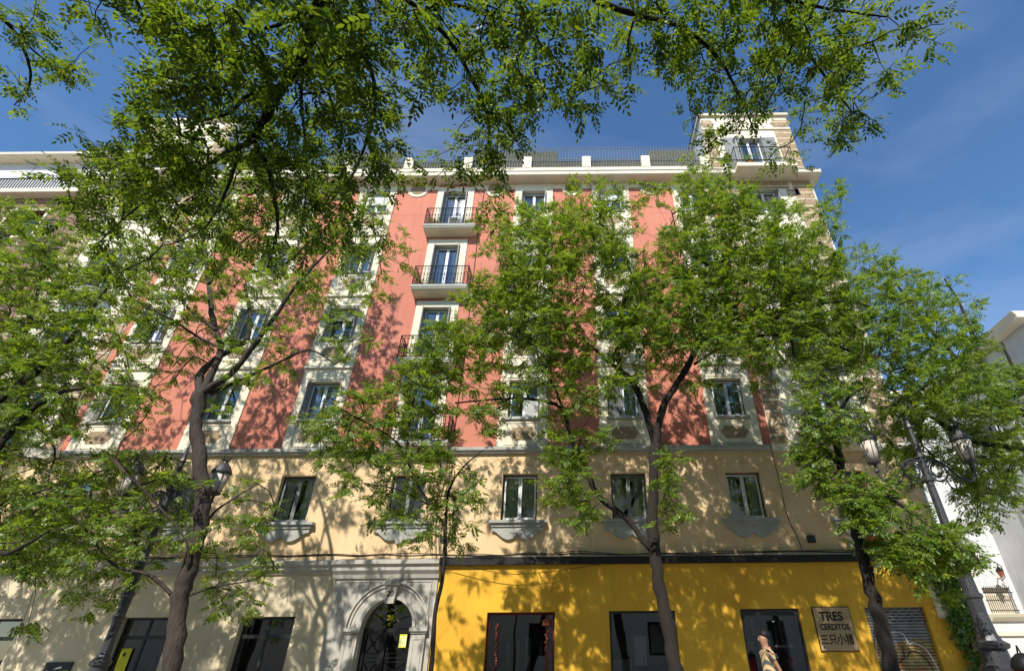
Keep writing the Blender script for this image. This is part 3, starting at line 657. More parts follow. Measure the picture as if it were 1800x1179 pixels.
# drainpipe & cables
p = BP(); p.tube([(XR+0.06, FY+0.02, 0.2), (XR+0.06, FY+0.02, 19.4)], 0.05, 8); p.build('drainpipe', 'white_wall')
def cable(pts, r, lab):
    a = MB().tube([tuple(q) for q in smoothline(pts, 5)], r, 5).build('cable', 'cable'); return tag(a, lab, 'cable')
cb = []
x = -21
while x < 10.5: cb.append((x, FY-0.27 if x < -4 else FY-0.2, 3.92+rnd.uniform(-0.015, 0.05))); x += 0.7
cable(cb, 0.02, 'black cable bundle sagging along the top of the ground floor band')
cable([(a, b+0.03, c+0.04+rnd.uniform(-0.03, 0.03)) for a, b, c in cb], 0.012, 'thinner second cable lying just above the black cable bundle')
cable([(6.35, FY-0.06, 7.3), (6.38, FY-0.06, 6.0), (6.4, FY-0.05, 5.0), (6.55, FY-0.05, 4.4), (6.6, FY-0.1, 3.95)], 0.012, 'thin cable running down the wall right of the rightmost scalloped sill')
for k, dx in enumerate((-4.35, -4.22, -4.1)):
    cable([(dx+0.1*k, FY-0.05, 6.9), (dx+0.05, FY-0.05, 5.8), (dx-0.02*k, FY-0.06, 4.9), (dx+0.1, FY-0.12, 3.95)], 0.011, ['cable hanging left of the slim young trunk, nearest the doorway window', 'middle cable of three hanging behind the slim young trunk', 'rightmost cable of three hanging behind the slim young trunk'][k])
cable([(-3.6, FY-0.3, 3.75), (-1.8, FY-0.3, 3.42), (0.4, FY-0.3, 3.62), (1.2, FY-0.3, 3.8)], 0.009, 'thin slack wire drooping across the yellow wall over the entrance')
cable([(ECOL+1.25, FY-0.03, 19.2), (ECOL+1.22, FY-0.03, 16), (ECOL+1.26, FY-0.03, 12), (ECOL+1.24, FY-0.03, 7.4)], 0.011, 'thin cable down the salmon wall right of the balcony doors')
# boxes on wall
a = MB().box(6.85, 7.05, FY-0.12, FY-0.001, 4.22, 4.42).build('junction_box', 'darkframe'); tag(a, 'small dark junction box on the ochre wall above the yellow shop sign', 'box')
a = MB().box(8.02, 8.30, FY-0.16, FY-0.001, 3.98, 4.35).build('alarm_box', 'offwhite', bevel=0.02); tag(a, 'white alarm box with green stripe on the ochre wall above the black fascia', 'alarm box')
MB().box(8.06, 8.26, FY-0.165, FY-0.161, 4.08, 4.16).build('stripe', 'leaf_ivy', a)
a = MB().box(8.66, 8.92, FY-0.14, FY-0.001, 4.02, 4.36).build('alarm_box', 'red', bevel=0.02); tag(a, 'dull red alarm box right of the white alarm box', 'alarm box')
a = MB().box(-4.05, -3.95, FY-0.06, FY-0.001, 4.35, 4.50).build('junction_box', 'darkframe'); tag(a, 'tiny dark junction box beside the slim young trunk', 'box')
# pale rendered patch, signs
a = BP(); a.box(-3.2, -2.9, FY-0.03, FY-0.001, 4.6, 5.1)
sg = empty('shop_sign', (7.0, FY-0.06, 2.0), 'tan square shop sign with dark border reading TRES CERDITOS and Chinese characters', 'sign')
def sp(mb, name, mt): o = MB.build(mb, name, mt); o.parent = sg; o.location = -Vector(sg.location); return o
sp(MB().box(6.49, 7.52, FY-0.085, FY-0.051, 1.50, 2.55), 'border', 'ink'); sp(MB().box(6.51, 7.50, FY-0.095, FY-0.086, 1.52, 2.53), 'board', 'sign_tan')
for (b_, s_, x_, z_, xs_, bo) in (('TRES', 0.30, 6.97, 2.22, 0.98, 0.010), ('CERDITOS', 0.20, 7.0, 2.0, 0.86, 0.006), ('三只小猪', 0.26, 6.99, 1.68, 0.86, 0.004)):
    t = text(b_, s_, (x_, FY-0.097, z_), 'ink', 'lettering', xs=xs_, bold=bo); t.parent = sg; t.location = Vector((x_, FY-0.097, z_))-Vector(sg.location)
sp(MB().box(6.58, 6.62, FY-0.099, FY-0.0955, 1.57, 1.61), 'mark', 'ink')
b2 = empty('shop_sign', (-13.75, FY-0.03, 1.2), 'black shop sign with pale lettering on the beige wall behind the left lamp post', 'sign')
o = MB().box(-14.12, -13.42, FY-0.05, FY-0.012, 0.75, 1.42).build('board', 'blackboard'); o.parent = b2; o.location = -Vector(b2.location)
t = text('Color', 0.17, (-13.90, FY-0.052, 1.12), 'paper', 'lettering', xs=0.95); t.parent = b2; t.location = Vector((-13.89, FY-0.052, 1.12))-b2.location
t = text('NT', 0.17, (-13.56, FY-0.052, 1.12), 'sign_yellow', 'lettering', xs=0.95); t.parent = b2; t.location = Vector((-13.57, FY-0.052, 1.12))-b2.location
o = MB().prism([(-13.87, 1.26), (-13.78, 1.30), (-13.68, 1.33), (-13.64, 1.29), (-13.75, 1.27)], FY-0.055, FY-0.051).build('emblem', 'paper'); o.parent = b2; o.location = -b2.location
a = MB().box(-12.42, -12.14, FY+0.18, FY+0.19, 1.15, 1.72).build('poster', 'sign_yellow'); tag(a, 'yellow poster behind the shop glass left of the leaning trunk', 'poster')
MB().prism([(-12.30+0.04*math.cos(k), 1.58+0.05*math.sin(k)) for k in (0, 1, 2, 3, 4, 5)], FY+0.175, FY+0.179).build('print', 'ink', a)
a = MB().box(9.92, 10.34, FY-0.13, FY-0.06, 2.25, 3.45).build('banner_sign', 'offwhite'); tag(a, 'narrow upright pale picture panel on the yellow wall beside the climbing plant', 'sign')
g = MB(); rr = random.Random(5)
for k in range(26):
    x = rr.uniform(9.94, 10.25); z = rr.uniform(2.45, 3.4); g.box(x, x+rr.uniform(0.02, 0.09), FY-0.1318, FY-0.1302, z, z+rr.uniform(0.01, 0.05))
g.build('print', 'stone', a)
a = MB().box(10.36, 10.60, FY-0.2, FY-0.14, 2.55, 2.95).build('street_plate', 'blue'); tag(a, 'small blue plate half hidden in the climbing plant', 'sign')
# ------------------------------------------------------------------ left neighbour
lb = empty('neighbour_building', (-27, FY, 0), 'brick apartment block with white attic storey and railed terrace at the left edge', 'building')
class LP(MB):
    def build(s, name, mt, parent=None, **k):
        o = MB.build(s, name, mt, None, **k); o.parent = lb if parent is None else parent
        if parent is None: o.location = -lb.location
        return o
lw = [(-24.7, -23.15, 16.3, 18.2), (-28.4, -26.8, 16.3, 18.2), (-24.7, -23.15, 13.1, 15.1), (-28.4, -26.8, 13.1, 15.1), (-24.7, -23.15, 9.8, 11.8), (-28.4, -26.8, 9.8, 11.8), (-24.7, -23.15, 6.5, 8.5)]
LP().sheet(-40, XL-0.02, 0.12, 18.97, lw, FY-0.03, 0.35).build('wall', 'redbrick')
LP().box(-40, XL-0.05, FY-0.43, FY+0.9, 18.98, 19.22).build('terrace_slab', 'offwhite', bevel=0.02)
LP().box(-40, XL-0.05, FY+0.9, FY+10, 19.222, 22.48).build('attic_wall', 'white_wall')
m = LP()
for k in range(5): m.box(-24.2-2.6*k, -24.17-2.6*k, FY+0.88, FY+0.899, 19.25, 22.4)
m.build('panel_joint', 'sillgrey')
LP().extr_x([(FY+1.0, 22.49), (FY+0.45, 22.49), (FY+0.36, 22.54), (FY+0.36, 22.68), (FY+1.0, 22.72)], -40, XL-0.04).build('cornice', 'offwhite')
m = LP(); x = -36.0
while x < XL-0.1: m.box(x, x+0.03, FY-0.38, FY-0.35, 19.22, 19.88); x += 0.13
m.box(-36, XL-0.1, FY-0.39, FY-0.34, 19.88, 19.92); m.build('railing', 'iron')
LP().box(-40, XL-0.05, FY+0.7, FY+0.88, 0.12, 18.96).build('interior', 'interior')
for h in lw:
    m = LP(); m.sheet(h[0]-0.12, h[1]+0.12, h[2]-0.12, h[3]+0.12, [h], FY-0.07, 0.04); w_ = m.build('window', 'offwhite')
    m = LP(); m.quad((h[0], FY+0.2, h[2]), (h[1], FY+0.2, h[2]), (h[1], FY+0.2, h[3]), (h[0], FY+0.2, h[3])); c_ = m.build('pane', 'glass_dark', w_)
a = MB()
for z in (15.35,): a.box(-23.0, -21.5, FY-0.6, FY-0.04, z-0.12, z)
bl = LP(); bl.box(-22.95, -21.5, FY-0.7, FY-0.031, 16.0, 16.12); o = bl.build('balcony', 'offwhite')
m = LP()
for k in range(12): m.box(-22.9+0.12*k, -22.88+0.12*k, FY-0.66, FY-0.64, 16.121, 17.0)
m.box(-22.92, -21.52, FY-0.67, FY-0.63, 17.0, 17.04); m.build('railing', 'iron', o)
a = MB().tube([(-24.0, FY+3, 22.1), (-24.0, FY+3, 26.6)], 0.02, 5)
for k in range(5): a.tube([(-24.5, FY+3, 26.5-0.15*k), (-23.5, FY+3, 26.5-0.15*k)], 0.008, 4)
tag(a.build('aerial', 'iron'), 'thin television aerial on the roof of the white attic storey', 'aerial')
# ------------------------------------------------------------------ white building across the side street
wb = empty('white_building', (17.5, 18, 0), 'white rendered corner building with projecting eaves across the side street', 'building')
class WP(MB):
    def build(s, name, mt, parent=None, **k):
        o = MB.build(s, name, mt, None, **k); o.parent = wb if parent is None else parent
        if parent is None: o.location = -wb.location
        return o
NCx, NCy = 17.3, 16.45; ang = R_(5); dvx, dvy = math.sin(ang), math.cos(ang)
def side(u, z, off=0.0):     # u metres along the grey side face from the near corner, off = out of the wall
    return (NCx+dvx*u-dvy*off, NCy+dvy*u+dvx*off, z)
TOPZ = 12.1
m = WP(); swin = [(1.0, 2.0, 5.1, 6.15), (3.4, 4.4, 5.1, 6.15), (1.0, 2.0, 8.3, 9.7), (3.4, 4.4, 8.3, 9.7), (0.7, 1.25, 3.25, 4.05), (1.45, 2.0, 3.25, 4.05)]
def side_sheet(m, u0, u1, z0, z1, holes, off, dep):
    b = MB(); b.sheet(u0, u1, z0, z1, holes, 0, dep)
    n = len(m.v); m.v += [side(x, z, off-y) for x, y, z in b.v]; m.f += [tuple(n+i for i in f) for f in b.f]
side_sheet(m, 0, 6.68, 0.12, TOPZ, swin, 0, 0.3)
FCx, FCy, _ = side(6.68, 0)
m.build('side_wall', 'white_wall')
m = WP(); m.box(NCx+0.02, NCx+12, NCy+0.001, NCy+0.3, 0.12, TOPZ); m.build('wall', 'white_wall')
bw = [(16.55, 17.5, 2.25, 3.25)]
def P2(px, py_, Y): q = PY(px, py_, Y); return q[0], q[2]
m = WP(); xg0, zg1 = P2(1729, 1032, FCy); xg1, zg0 = P2(1786, 1078, FCy)
m.sheet(10.9, FCx, 0.12, TOPZ, [(FCx-1.35, FCx-0.22, zg0, zg1)], FCy, 0.3); m.build('wall', 'white_wall')
m = WP(); m.box(10.9, NCx+14, FCy+0.31, FCy+9, 0.12, TOPZ-0.01); m.build('interior', 'white_wall')
m = WP()
n = len(m.v)
for off, z in ((0.55, TOPZ+0.02), (0.55, TOPZ+0.14), (0.65, TOPZ+0.3)):
    a_, b_ = side(-0.55, z, off), side(7.2, z, off); m.v += [a_, (NCx+12, NCy-0.5-off*0.1, z), (NCx+12, FCy+4, z), b_]
m.f += [(n, n+3, n+2, n+1), (n+8, n+9, n+10, n+11)]
for k in (0, 4):
    for (i, j) in ((0, 1), (1, 2), (2, 3), (3, 0)): m.f.append((n+k+i, n+k+j, n+k+4+j, n+k+4+i))
m.build('roof', 'offwhite')
m = WP(); m.box(10.9, FCx-0.5, FCy-0.4, FCy+2, TOPZ+0.02, TOPZ+0.2); m.build('roof', 'offwhite')
for h in swin[:4]:
    m = WP(); side_sheet(m, h[0]-0.1, h[1]+0.1, h[2]-0.18, h[2]-0.06, [], 0.12, 0.11); w_ = m.build('sill', 'white_wall')
for h in swin:
    m = WP(); side_sheet(m, h[0]+0.002, h[1]-0.002, h[2]+0.002, h[3]-0.002, [(h[0]+0.06, (h[0]+h[1])/2-0.02, h[2]+0.06, h[3]-0.06), ((h[0]+h[1])/2+0.02, h[1]-0.06, h[2]+0.06, h[3]-0.06)], -0.2, 0.05); w_ = m.build('window', 'darkframe')
    m = WP(); m.quad(side(h[0], h[2], -0.23), side(h[1], h[2], -0.23), side(h[1], h[3], -0.23), side(h[0], h[3], -0.23)); m.build('pane', 'glass_dark', w_)
m = WP(); side_sheet(m, 0, 6.68, 2.0, 2.12, [], 0.06, 0.06); m.build('ledge', 'white_wall')
m = WP(); m.tube([side(2.6, 0.2, 0.07), side(2.6, TOPZ-0.1, 0.07)], 0.05, 8); m.build('drainpipe', 'white_wall')
m = WP(); m.tube([side(0.1, 2.9, 0.03), side(2.5, 2.82, 0.03), side(5, 2.9, 0.03), side(6.6, 2.85, 0.03)], 0.012, 5); m.build('cable_run', 'cable')
for h in swin[:4]:
    m = WP(); side_sheet(m, h[0]-0.12, h[1]+0.12, h[2]-0.05, h[3]+0.14, [h], 0.04, 0.038); m.build('surround', 'stone')
# grilled window on the far bright wall
gx0, gx1 = FCx-1.35, FCx-0.22
m = WP(); m.box(gx0, gx1, FCy+0.2, FCy+0.22, zg0, zg1); w_ = m.build('window', 'offwhite')
m = WP(); x = gx0+0.03
while x < gx1: m.tube([(x, FCy-0.06, zg0+0.03), (x, FCy-0.06, zg1-0.03), (x, FCy-0.16, zg1+0.05)], 0.011, 4); x += 0.085
m.box(gx0-0.02, gx1+0.02, FCy-0.07, FCy-0.05, zg1-0.2, zg1-0.17); m.box(gx0-0.02, gx1+0.02, FCy-0.07, FCy-0.05, zg0+0.1, zg0+0.13); m.build('grille', 'iron', w_)
m = WP(); m.extr_x([(FCy, zg0-0.26), (FCy-0.1, zg0-0.24), (FCy-0.2, zg0-0.12), (FCy-0.25, zg0-0.02), (FCy, zg0-0.001)], gx0-0.12, gx1+0.1); m.build('sill', 'offwhite', w_)
m = WP(); m.box(11, FCx-0.02, FCy-0.08, FCy-0.001, zg0-0.75, zg0-0.6); m.build('ledge', 'offwhite')
q = PY(1759, 1008, FCy-0.6)
def tri(s_): pass
m = MB(); m.lathe([(0.05, -0.14), (0.13, 0.08), (0.14, 0.1)], 6, tuple(q)); lt = m.build('wall_lantern', 'ceramic'); tag(lt, 'orange glazed wall lantern on an iron bracket in the corner of the white building', 'lantern')
m = MB(); m.lathe([(0.16, 0.10), (0.09, 0.2), (0.03, 0.26), (0.02, 0.3)], 6, tuple(q)); m.tube([(q[0], q[1], q[2]+0.28), (q[0]+0.1, q[1]+0.1, q[2]+0.4), (q[0]+0.3, q[1]+0.2, q[2]+0.3), (q[0]+0.35, q[1]+0.3, q[2]-0.1), (q[0]+0.3, q[1]+0.5, q[2]-0.2)], 0.018, 5); m.build('bracket', 'iron', lt)
q = PY(1708, 1013, 22.2); m = MB(); m.prism([(q[0]-0.14, q[2]+0.12), (q[0]+0.14, q[2]+0.12), (q[0], q[2]-0.14)][::-1], 22.2, 22.21)
ts = m.build('traffic_sign', 'red'); tag(ts, 'small red and white give way triangle down the side street', 'sign')
m = MB(); m.prism([(q[0]-0.08, q[2]+0.085), (q[0]+0.08, q[2]+0.085), (q[0], q[2]-0.07)][::-1], 22.185, 22.195).build('face', 'paper', ts)
m = MB(); m.tube([(q[0], 22.24, 0.12), (q[0], 22.24, q[2]+0.1)], 0.03, 8); m.build('post', 'sillgrey', ts)
# red street bin with dark domed lid, bottom right
q = PY(1806, 1176, 9.0)
m = MB(); m.lathe([(0.15, -0.5), (0.17, -0.3), (0.17, 0.0)], 16, (q[0], q[1], q[2])); rc = m.build('street_bin', 'red', smooth=True); tag(rc, 'red street bin with a black domed lid at the bottom right corner', 'bin')
m = MB(); m.lathe([(0.19, 0.0), (0.19, 0.05), (0.15, 0.14), (0.07, 0.2), (0.02, 0.21)], 16, (q[0], q[1], q[2])); m.build('lid', 'iron', rc, smooth=True)
m = MB(); m.tube([(q[0]+0.1, q[1]+0.24, 0.12), (q[0]+0.1, q[1]+0.24, q[2]+0.1)], 0.03, 8); m.tube([(q[0], q[1], q[2]+0.2), (q[0]+0.05, q[1]+0.1, q[2]+0.3), (q[0]+0.1, q[1]+0.24, q[2]+0.1)], 0.012, 5); m.build('post', 'iron', rc)
# ------------------------------------------------------------------ the far side of the street (unseen behind the camera, added for reflections in the glass)
ob = empty('opposite_building', (0, -11, 0), 'pale apartment front on the opposite side of the street, out of view, added as a reflection in shop glass', 'building')
m = MB(); hs = []
for i in range(14):
    for j in range(4): hs.append((-30+4.4*i, -28.7+4.4*i, 1.2+3.4*j, 3.3+3.4*j))
b = MB(); b.sheet(-34, 34, 0.1, 14.5, hs, 0, 0.4); m.v = [(x, -11-y, z) for x, y, z in b.v]; m.f = [f[::-1] for f in b.f]
o = m.build('wall', 'cream', ob); o.location = -ob.location
m = MB(); m.box(-34, 34, -22, -11.45, 0.1, 14.6); o = m.build('interior', 'interior', ob); o.location = -ob.location
# ------------------------------------------------------------------ street lamps
def street_lamp(x, y, lab, rot=0.0, bs=1.0):
    r = empty('street_lamp', (x, y, 0.12), lab, 'street lamp', 'twin arm street lamps'); r.rotation_euler = (0, 0, rot)
    m = MB(); LB = m.lathe
    def lat(pr_, k=16, c=(0, 0, 0), flute=0): return MB.lathe(m, [(a_*(1-(1-bs)*min(1, max(0, (2.6-z_)/0.6))), z_) for a_, z_ in pr_], k, c, flute)
    lat([(0.30, 0), (0.30, 0.25), (0.26, 0.3), (0.24, 0.9), (0.29, 0.98), (0.29, 1.04), (0.22, 1.10), (0.205, 1.25), (0.20, 1.28)], 16); m.build('base', 'lamp_iron', r, smooth=False)
    m = MB(); lat([(0.20, 1.28), (0.26, 1.31), (0.27, 1.36), (0.19, 1.41), (0.15, 1.5), (0.125, 1.8), (0.13, 2.0), (0.155, 2.03), (0.155, 2.07), (0.12, 2.10), (0.105, 2.4), (0.125, 2.43), (0.125, 2.47), (0.09, 2.5), (0.075, 3.3), (0.068, 3.95), (0.10, 3.98), (0.10, 4.02), (0.075, 4.05), (0.075, 4.4), (0.10, 4.43), (0.06, 4.5), (0.05, 5.0), (0.07, 5.05), (0.05, 5.12), (0.03, 5.35), (0.006, 5.5)], 16, flute=0.06); m.build('post', 'lamp_iron', r)
    for s_ in (-1, 1):
        m = MB(); T = lambda pts: [(s_*a, 0, b) for a, b in pts]
        def ln(pts, rr): m.tube([(s_*q[0], 0, q[1]) for q in smoothline(pts, 6)], rr, 6)
        ln([(0.06, 4.36), (0.25, 4.40), (0.45, 4.26), (0.62, 4.06), (0.80, 3.98), (0.93, 4.06), (0.95, 4.2)], 0.024)
        ln([(0.06, 4.05), (0.2, 3.98), (0.34, 4.02), (0.42, 4.14), (0.36, 4.28), (0.22, 4.32), (0.12, 4.22), (0.14, 4.1), (0.25, 4.06), (0.31, 4.14)], 0.018)
        ln([(0.34, 4.02), (0.38, 3.88), (0.46, 3.84), (0.5, 3.9)], 0.014)
        ln([(0.42, 4.18), (0.50, 4.02), (0.58, 3.98), (0.60, 4.06)], 0.013)
        ln([(0.62, 4.06), (0.60, 3.93), (0.56, 3.9)], 0.012)
        ln([(0.80, 3.98), (0.70, 4.08), (0.74, 4.17), (0.82, 4.14)], 0.013)
        ln([(0.06, 4.2), (0.16, 4.34), (0.30, 4.34)], 0.014)
        m.lathe([(0.02, 0), (0.05, 0.03), (0.03, 0.08), (0.03, 0.18)], 10, (s_*0.95, 0, 4.14)); m.build('arm', 'lamp_iron', r)
        g = MB(); g.lathe([(0.10, 0), (0.165, 0.40)], 24, (s_*0.95, 0, 4.36)); gl_ = g.build('lantern_glass', 'lamp_glass', r, smooth=True)
        m = MB(); m.lathe([(0.04, 4.30), (0.12, 4.33), (0.125, 4.355)], 24, (s_*0.95, 0, 0)); m.lathe([(0.17, 4.765), (0.195, 4.775), (0.195, 4.81), (0.175, 4.85), (0.135, 4.93), (0.09, 4.97), (0.07, 5.0)], 24, (s_*0.95, 0, 0))
        for k in range(6):
            a_ = k*math.pi/3+0.3; m.tube([(s_*0.95+0.103*math.cos(a_), 0.103*math.sin(a_), 4.35), (s_*0.95+0.168*math.cos(a_), 0.168*math.sin(a_), 4.78)], 0.008, 4)
        m.build('lantern_cap', 'lamp_iron', r)
        m = MB(); m.lathe([(0.06, 5.0), (0.05, 5.03), (0.075, 5.06)], 12, (s_*0.95, 0, 0))
        for k in range(8):
            a_ = k*math.pi/4; m.tube([(s_*0.95+0.065*math.cos(a_), 0.065*math.sin(a_), 5.05), (s_*0.95+0.10*math.cos(a_), 0.10*math.sin(a_), 5.13)], 0.012, 4)
        m.build('finial', 'lamp_iron', r)
    return r
street_lamp(-8.62, 10.85, 'black cast iron twin lantern lamp behind the curved trunk at left', bs=0.62)
rl = street_lamp(7.36, 10.6, 'black cast iron twin lantern lamp with scrolled arms before the white building'); rl.scale = (1.07, 1.07, 1.105)
# ------------------------------------------------------------------ trees
rng = np.random.default_rng(11)
def grid(spec):
    out = {}
    for line in spec.strip().splitlines():
        r, rest = line.split(':')
        for tk in rest.split():
            code = tk[0]; a = tk[1:].split('-'); a0 = int(a[0]); a1 = int(a[-1])
            for c in range(a0, a1+1): out.setdefault(code.upper(), []).append((int(r), c, 1.0 if code.isupper() else 0.36))
    return out
FAR = grid('''
6: a7-11 
7: a6-9 A10-14 b30-31
8: a5-10 A11-15 a16 b25-28 b29 B30-32 b36
9: E0-1 e2 A5-16 b21-22 B23-26 b27 B30-34 b35-36
10: E0-2 a3 A4-15 a16-17 b21 B22-26 b27 B29-35 b36
11: E0-3 A4-14 a15-17 B22-27 b28 B29-36 r37 R38 r39
12: E0-4 A5-13 a14-17 B21-24 b25-26 B27-36 R37-40 r41
13: E0-4 A5-8 a9-16 b20 B21-24 b25 B26-37 R38-41 r42
14: E0-4 e5-6 a6-12 a14-16 C19 b19 B20-24 b25-26 B27-37 R38-42
15: E0-3 e4-5 a5-12 a15 C18-20 b21-23 B24-25 b26-29 b30-34 B35-37 R38-42 r43
16: E0-3 e4 a5-7 a10-12 C17-20 b21-25 b26 b27-28 b29-30 b33 D35 b35-37 r38 R39-41 R42-44
17: E0-2 e3-5 A4-6 a9 C16-19 c15 b20-22 b24-25 b26 D35-36 d37 r38 R39-44
18: E0-2 e3 a4-5 c13 C14-18 c19 b21 b24 d35 D36 d37 r38 R39-44
19: E0 e1 C14-19 b24-26 D35 d36 r38 R39-40 r41 R42-44
20: e1-2 a5-7 A3-7 c14-20 b24-25 b29 D35 d36 r39-41 R42-44
21: E0-3 A4-6 a7-8 a10 c15-20 b24-25 b29 D36-38 r40 R42-44
22: E0-3 A4-6 a7-8 a10 a11 c16-20 b25 b29 D37-38 d39-40 r42-43
23: E0-2 A3-5 a6-8 a10-11 c18-20 D38-41 r42
24: E0-2 A3-5 a6-8 a9-11 D39-42 
25: e1 a2-5 a9-11 d40 D41
26: a3-4 a9-10 
27: e1
''')
NEAR = grid('''
0: L0 l1-2 N4 n3 N5-26 m27-28 M29-37 m38-40
1: L0-1 l2 n5-6 N7-25 m26-29 M30-37 M38 m39-41
2: L0-2 l3 n6 N7-16 n17 N18-24 N25 M26-27 M29-37 m38-39
3: L0-3 l4 N6-16 n17 N18-24 n25 M26-27 m29 M30-37 m38-39
4: l0-1 l3 n4 N6-16 n17-18 N19-23 n24 M25 m26 m30 M31-33 m34 M35-36 m37-38
5: n3-4 N5-6 n7-8 N9-16 n17-18 N19-22 n23 M31-32 m33-36 M37 m38
6: n4 N5-16 n17-18 N19-22 m31-35 M37
7: n2 N3-16 n17-18 N19-21 m31 m35
8: N3-15 n16 n20-21
9: n2 N3-15 n16 n21
10: n3-4 n5-6 n8-9 N10-15 n16
11: n4-6 n9-11 n12-15
12: n4-5 n13-14
''')
NEAR['N'] = [(r, c, d*(1.4 if (c <= 16 and r >= 2) else 0.85)) for r, c, d in NEAR['N']]
NEAR['N'] += [(r, c, 0.3) for r in (-4, -3, -2, -1) for c in range(2, 27)]
NEAR['M'] += [(r, c, 0.5) for r in (-3, -2, -1) for c in range(28, 38)]
FAR['E'] += [(r, c, 0.8) for r in range(9, 24) for c in range(-5, 0)]
def leaf_template(n, L_, ll, lw, near):
    """compound leaf along +x, about 2n+1 leaflets; returns verts, faces"""
    V = []; F = []
    r2 = random.Random(n*17+int(near))
    def leaflet(o, ang, tilt, sc_):
        ca, sa = math.cos(ang), math.sin(ang); b = len(V)
        if near: prof = [(0, 0), (0.30, 0.46), (0.68, 0.40), (1, 0), (0.68, -0.40), (0.30, -0.46)]
        else: prof = [(0, 0), (0.42, 0.5), (1, 0), (0.42, -0.5)]
        for (u, v) in prof:
            x = u*ll*sc_; y = v*lw*sc_; z = -0.25*u*u*ll*sc_+tilt*y
            V.append((o+x*ca-y*sa, x*sa+y*ca, z-0.25*(o/L_)**2*L_*0.5))
        F.append(tuple(range(b, b+len(prof))))
    for i in range(n):
        o = L_*(0.25+0.7*i/n); s_ = 0.75+0.3*math.sin(math.pi*(i+0.7)/n)
        for sd in (-1, 1): leaflet(o+r2.uniform(-0.004, 0.004), sd*R_(r2.uniform(48, 68)), r2.uniform(-0.5, 0.5), s_*r2.uniform(0.9, 1.1))
    leaflet(L_*0.95, 0, 0, 1.0)
    return np.array(V), F
def make_mesh(name, verts, nper, nface, mt, parent, smooth=False):
    me = bpy.data.meshes.new(name); nv = len(verts)
    me.vertices.add(nv); me.vertices.foreach_set('co', verts.astype(np.float32).ravel())
    me.loops.add(nface*nper); me.loops.foreach_set('vertex_index', np.arange(nface*nper, dtype=np.int32))
    me.polygons.add(nface); me.polygons.foreach_set('loop_start', np.arange(0, nface*nper, nper, dtype=np.int32))
    me.update(calc_edges=True); me.materials.append(MATS[mt])
    o = bpy.data.objects.new(name, me); link(o, parent); return o
def rot_from(dirs, ups):
    x = dirs/np.linalg.norm(dirs, axis=1, keepdims=True)
    z = ups-x*np.sum(ups*x, axis=1, keepdims=True); z /= np.linalg.norm(z, axis=1, keepdims=True)+1e-9
    y = np.cross(z, x); return np.stack([x, y, z], axis=2)
def fronds(pos, dirs, ups, tmpl, scl):
    V, F = tmpl; M = rot_from(dirs, ups); nf = len(V)
    out = np.einsum('nij,kj->nki', M, V)*scl[:, None, None]+pos[:, None, :]
    return out.reshape(-1, 3)
RS = [1.0]
def limb(m, pts, k=8, wob=0.04):
    """pts: list of (xyz, radius)"""
    P = smoothline([tuple(p[0])+(p[1],) for p in pts], 6)
    rad = [max(0.003, q_[3]*RS[0])*(1+wob*rnd.uniform(-1, 1)) for q_ in P]
    m.tube([(q_[0]+rad[i]*wob*2*rnd.uniform(-1, 1), q_[1]+rad[i]*wob*2*rnd.uniform(-1, 1), q_[2]) for i, q_ in enumerate(P)], rad, k)
    return [np.array(q_[:3]) for q_ in P], rad
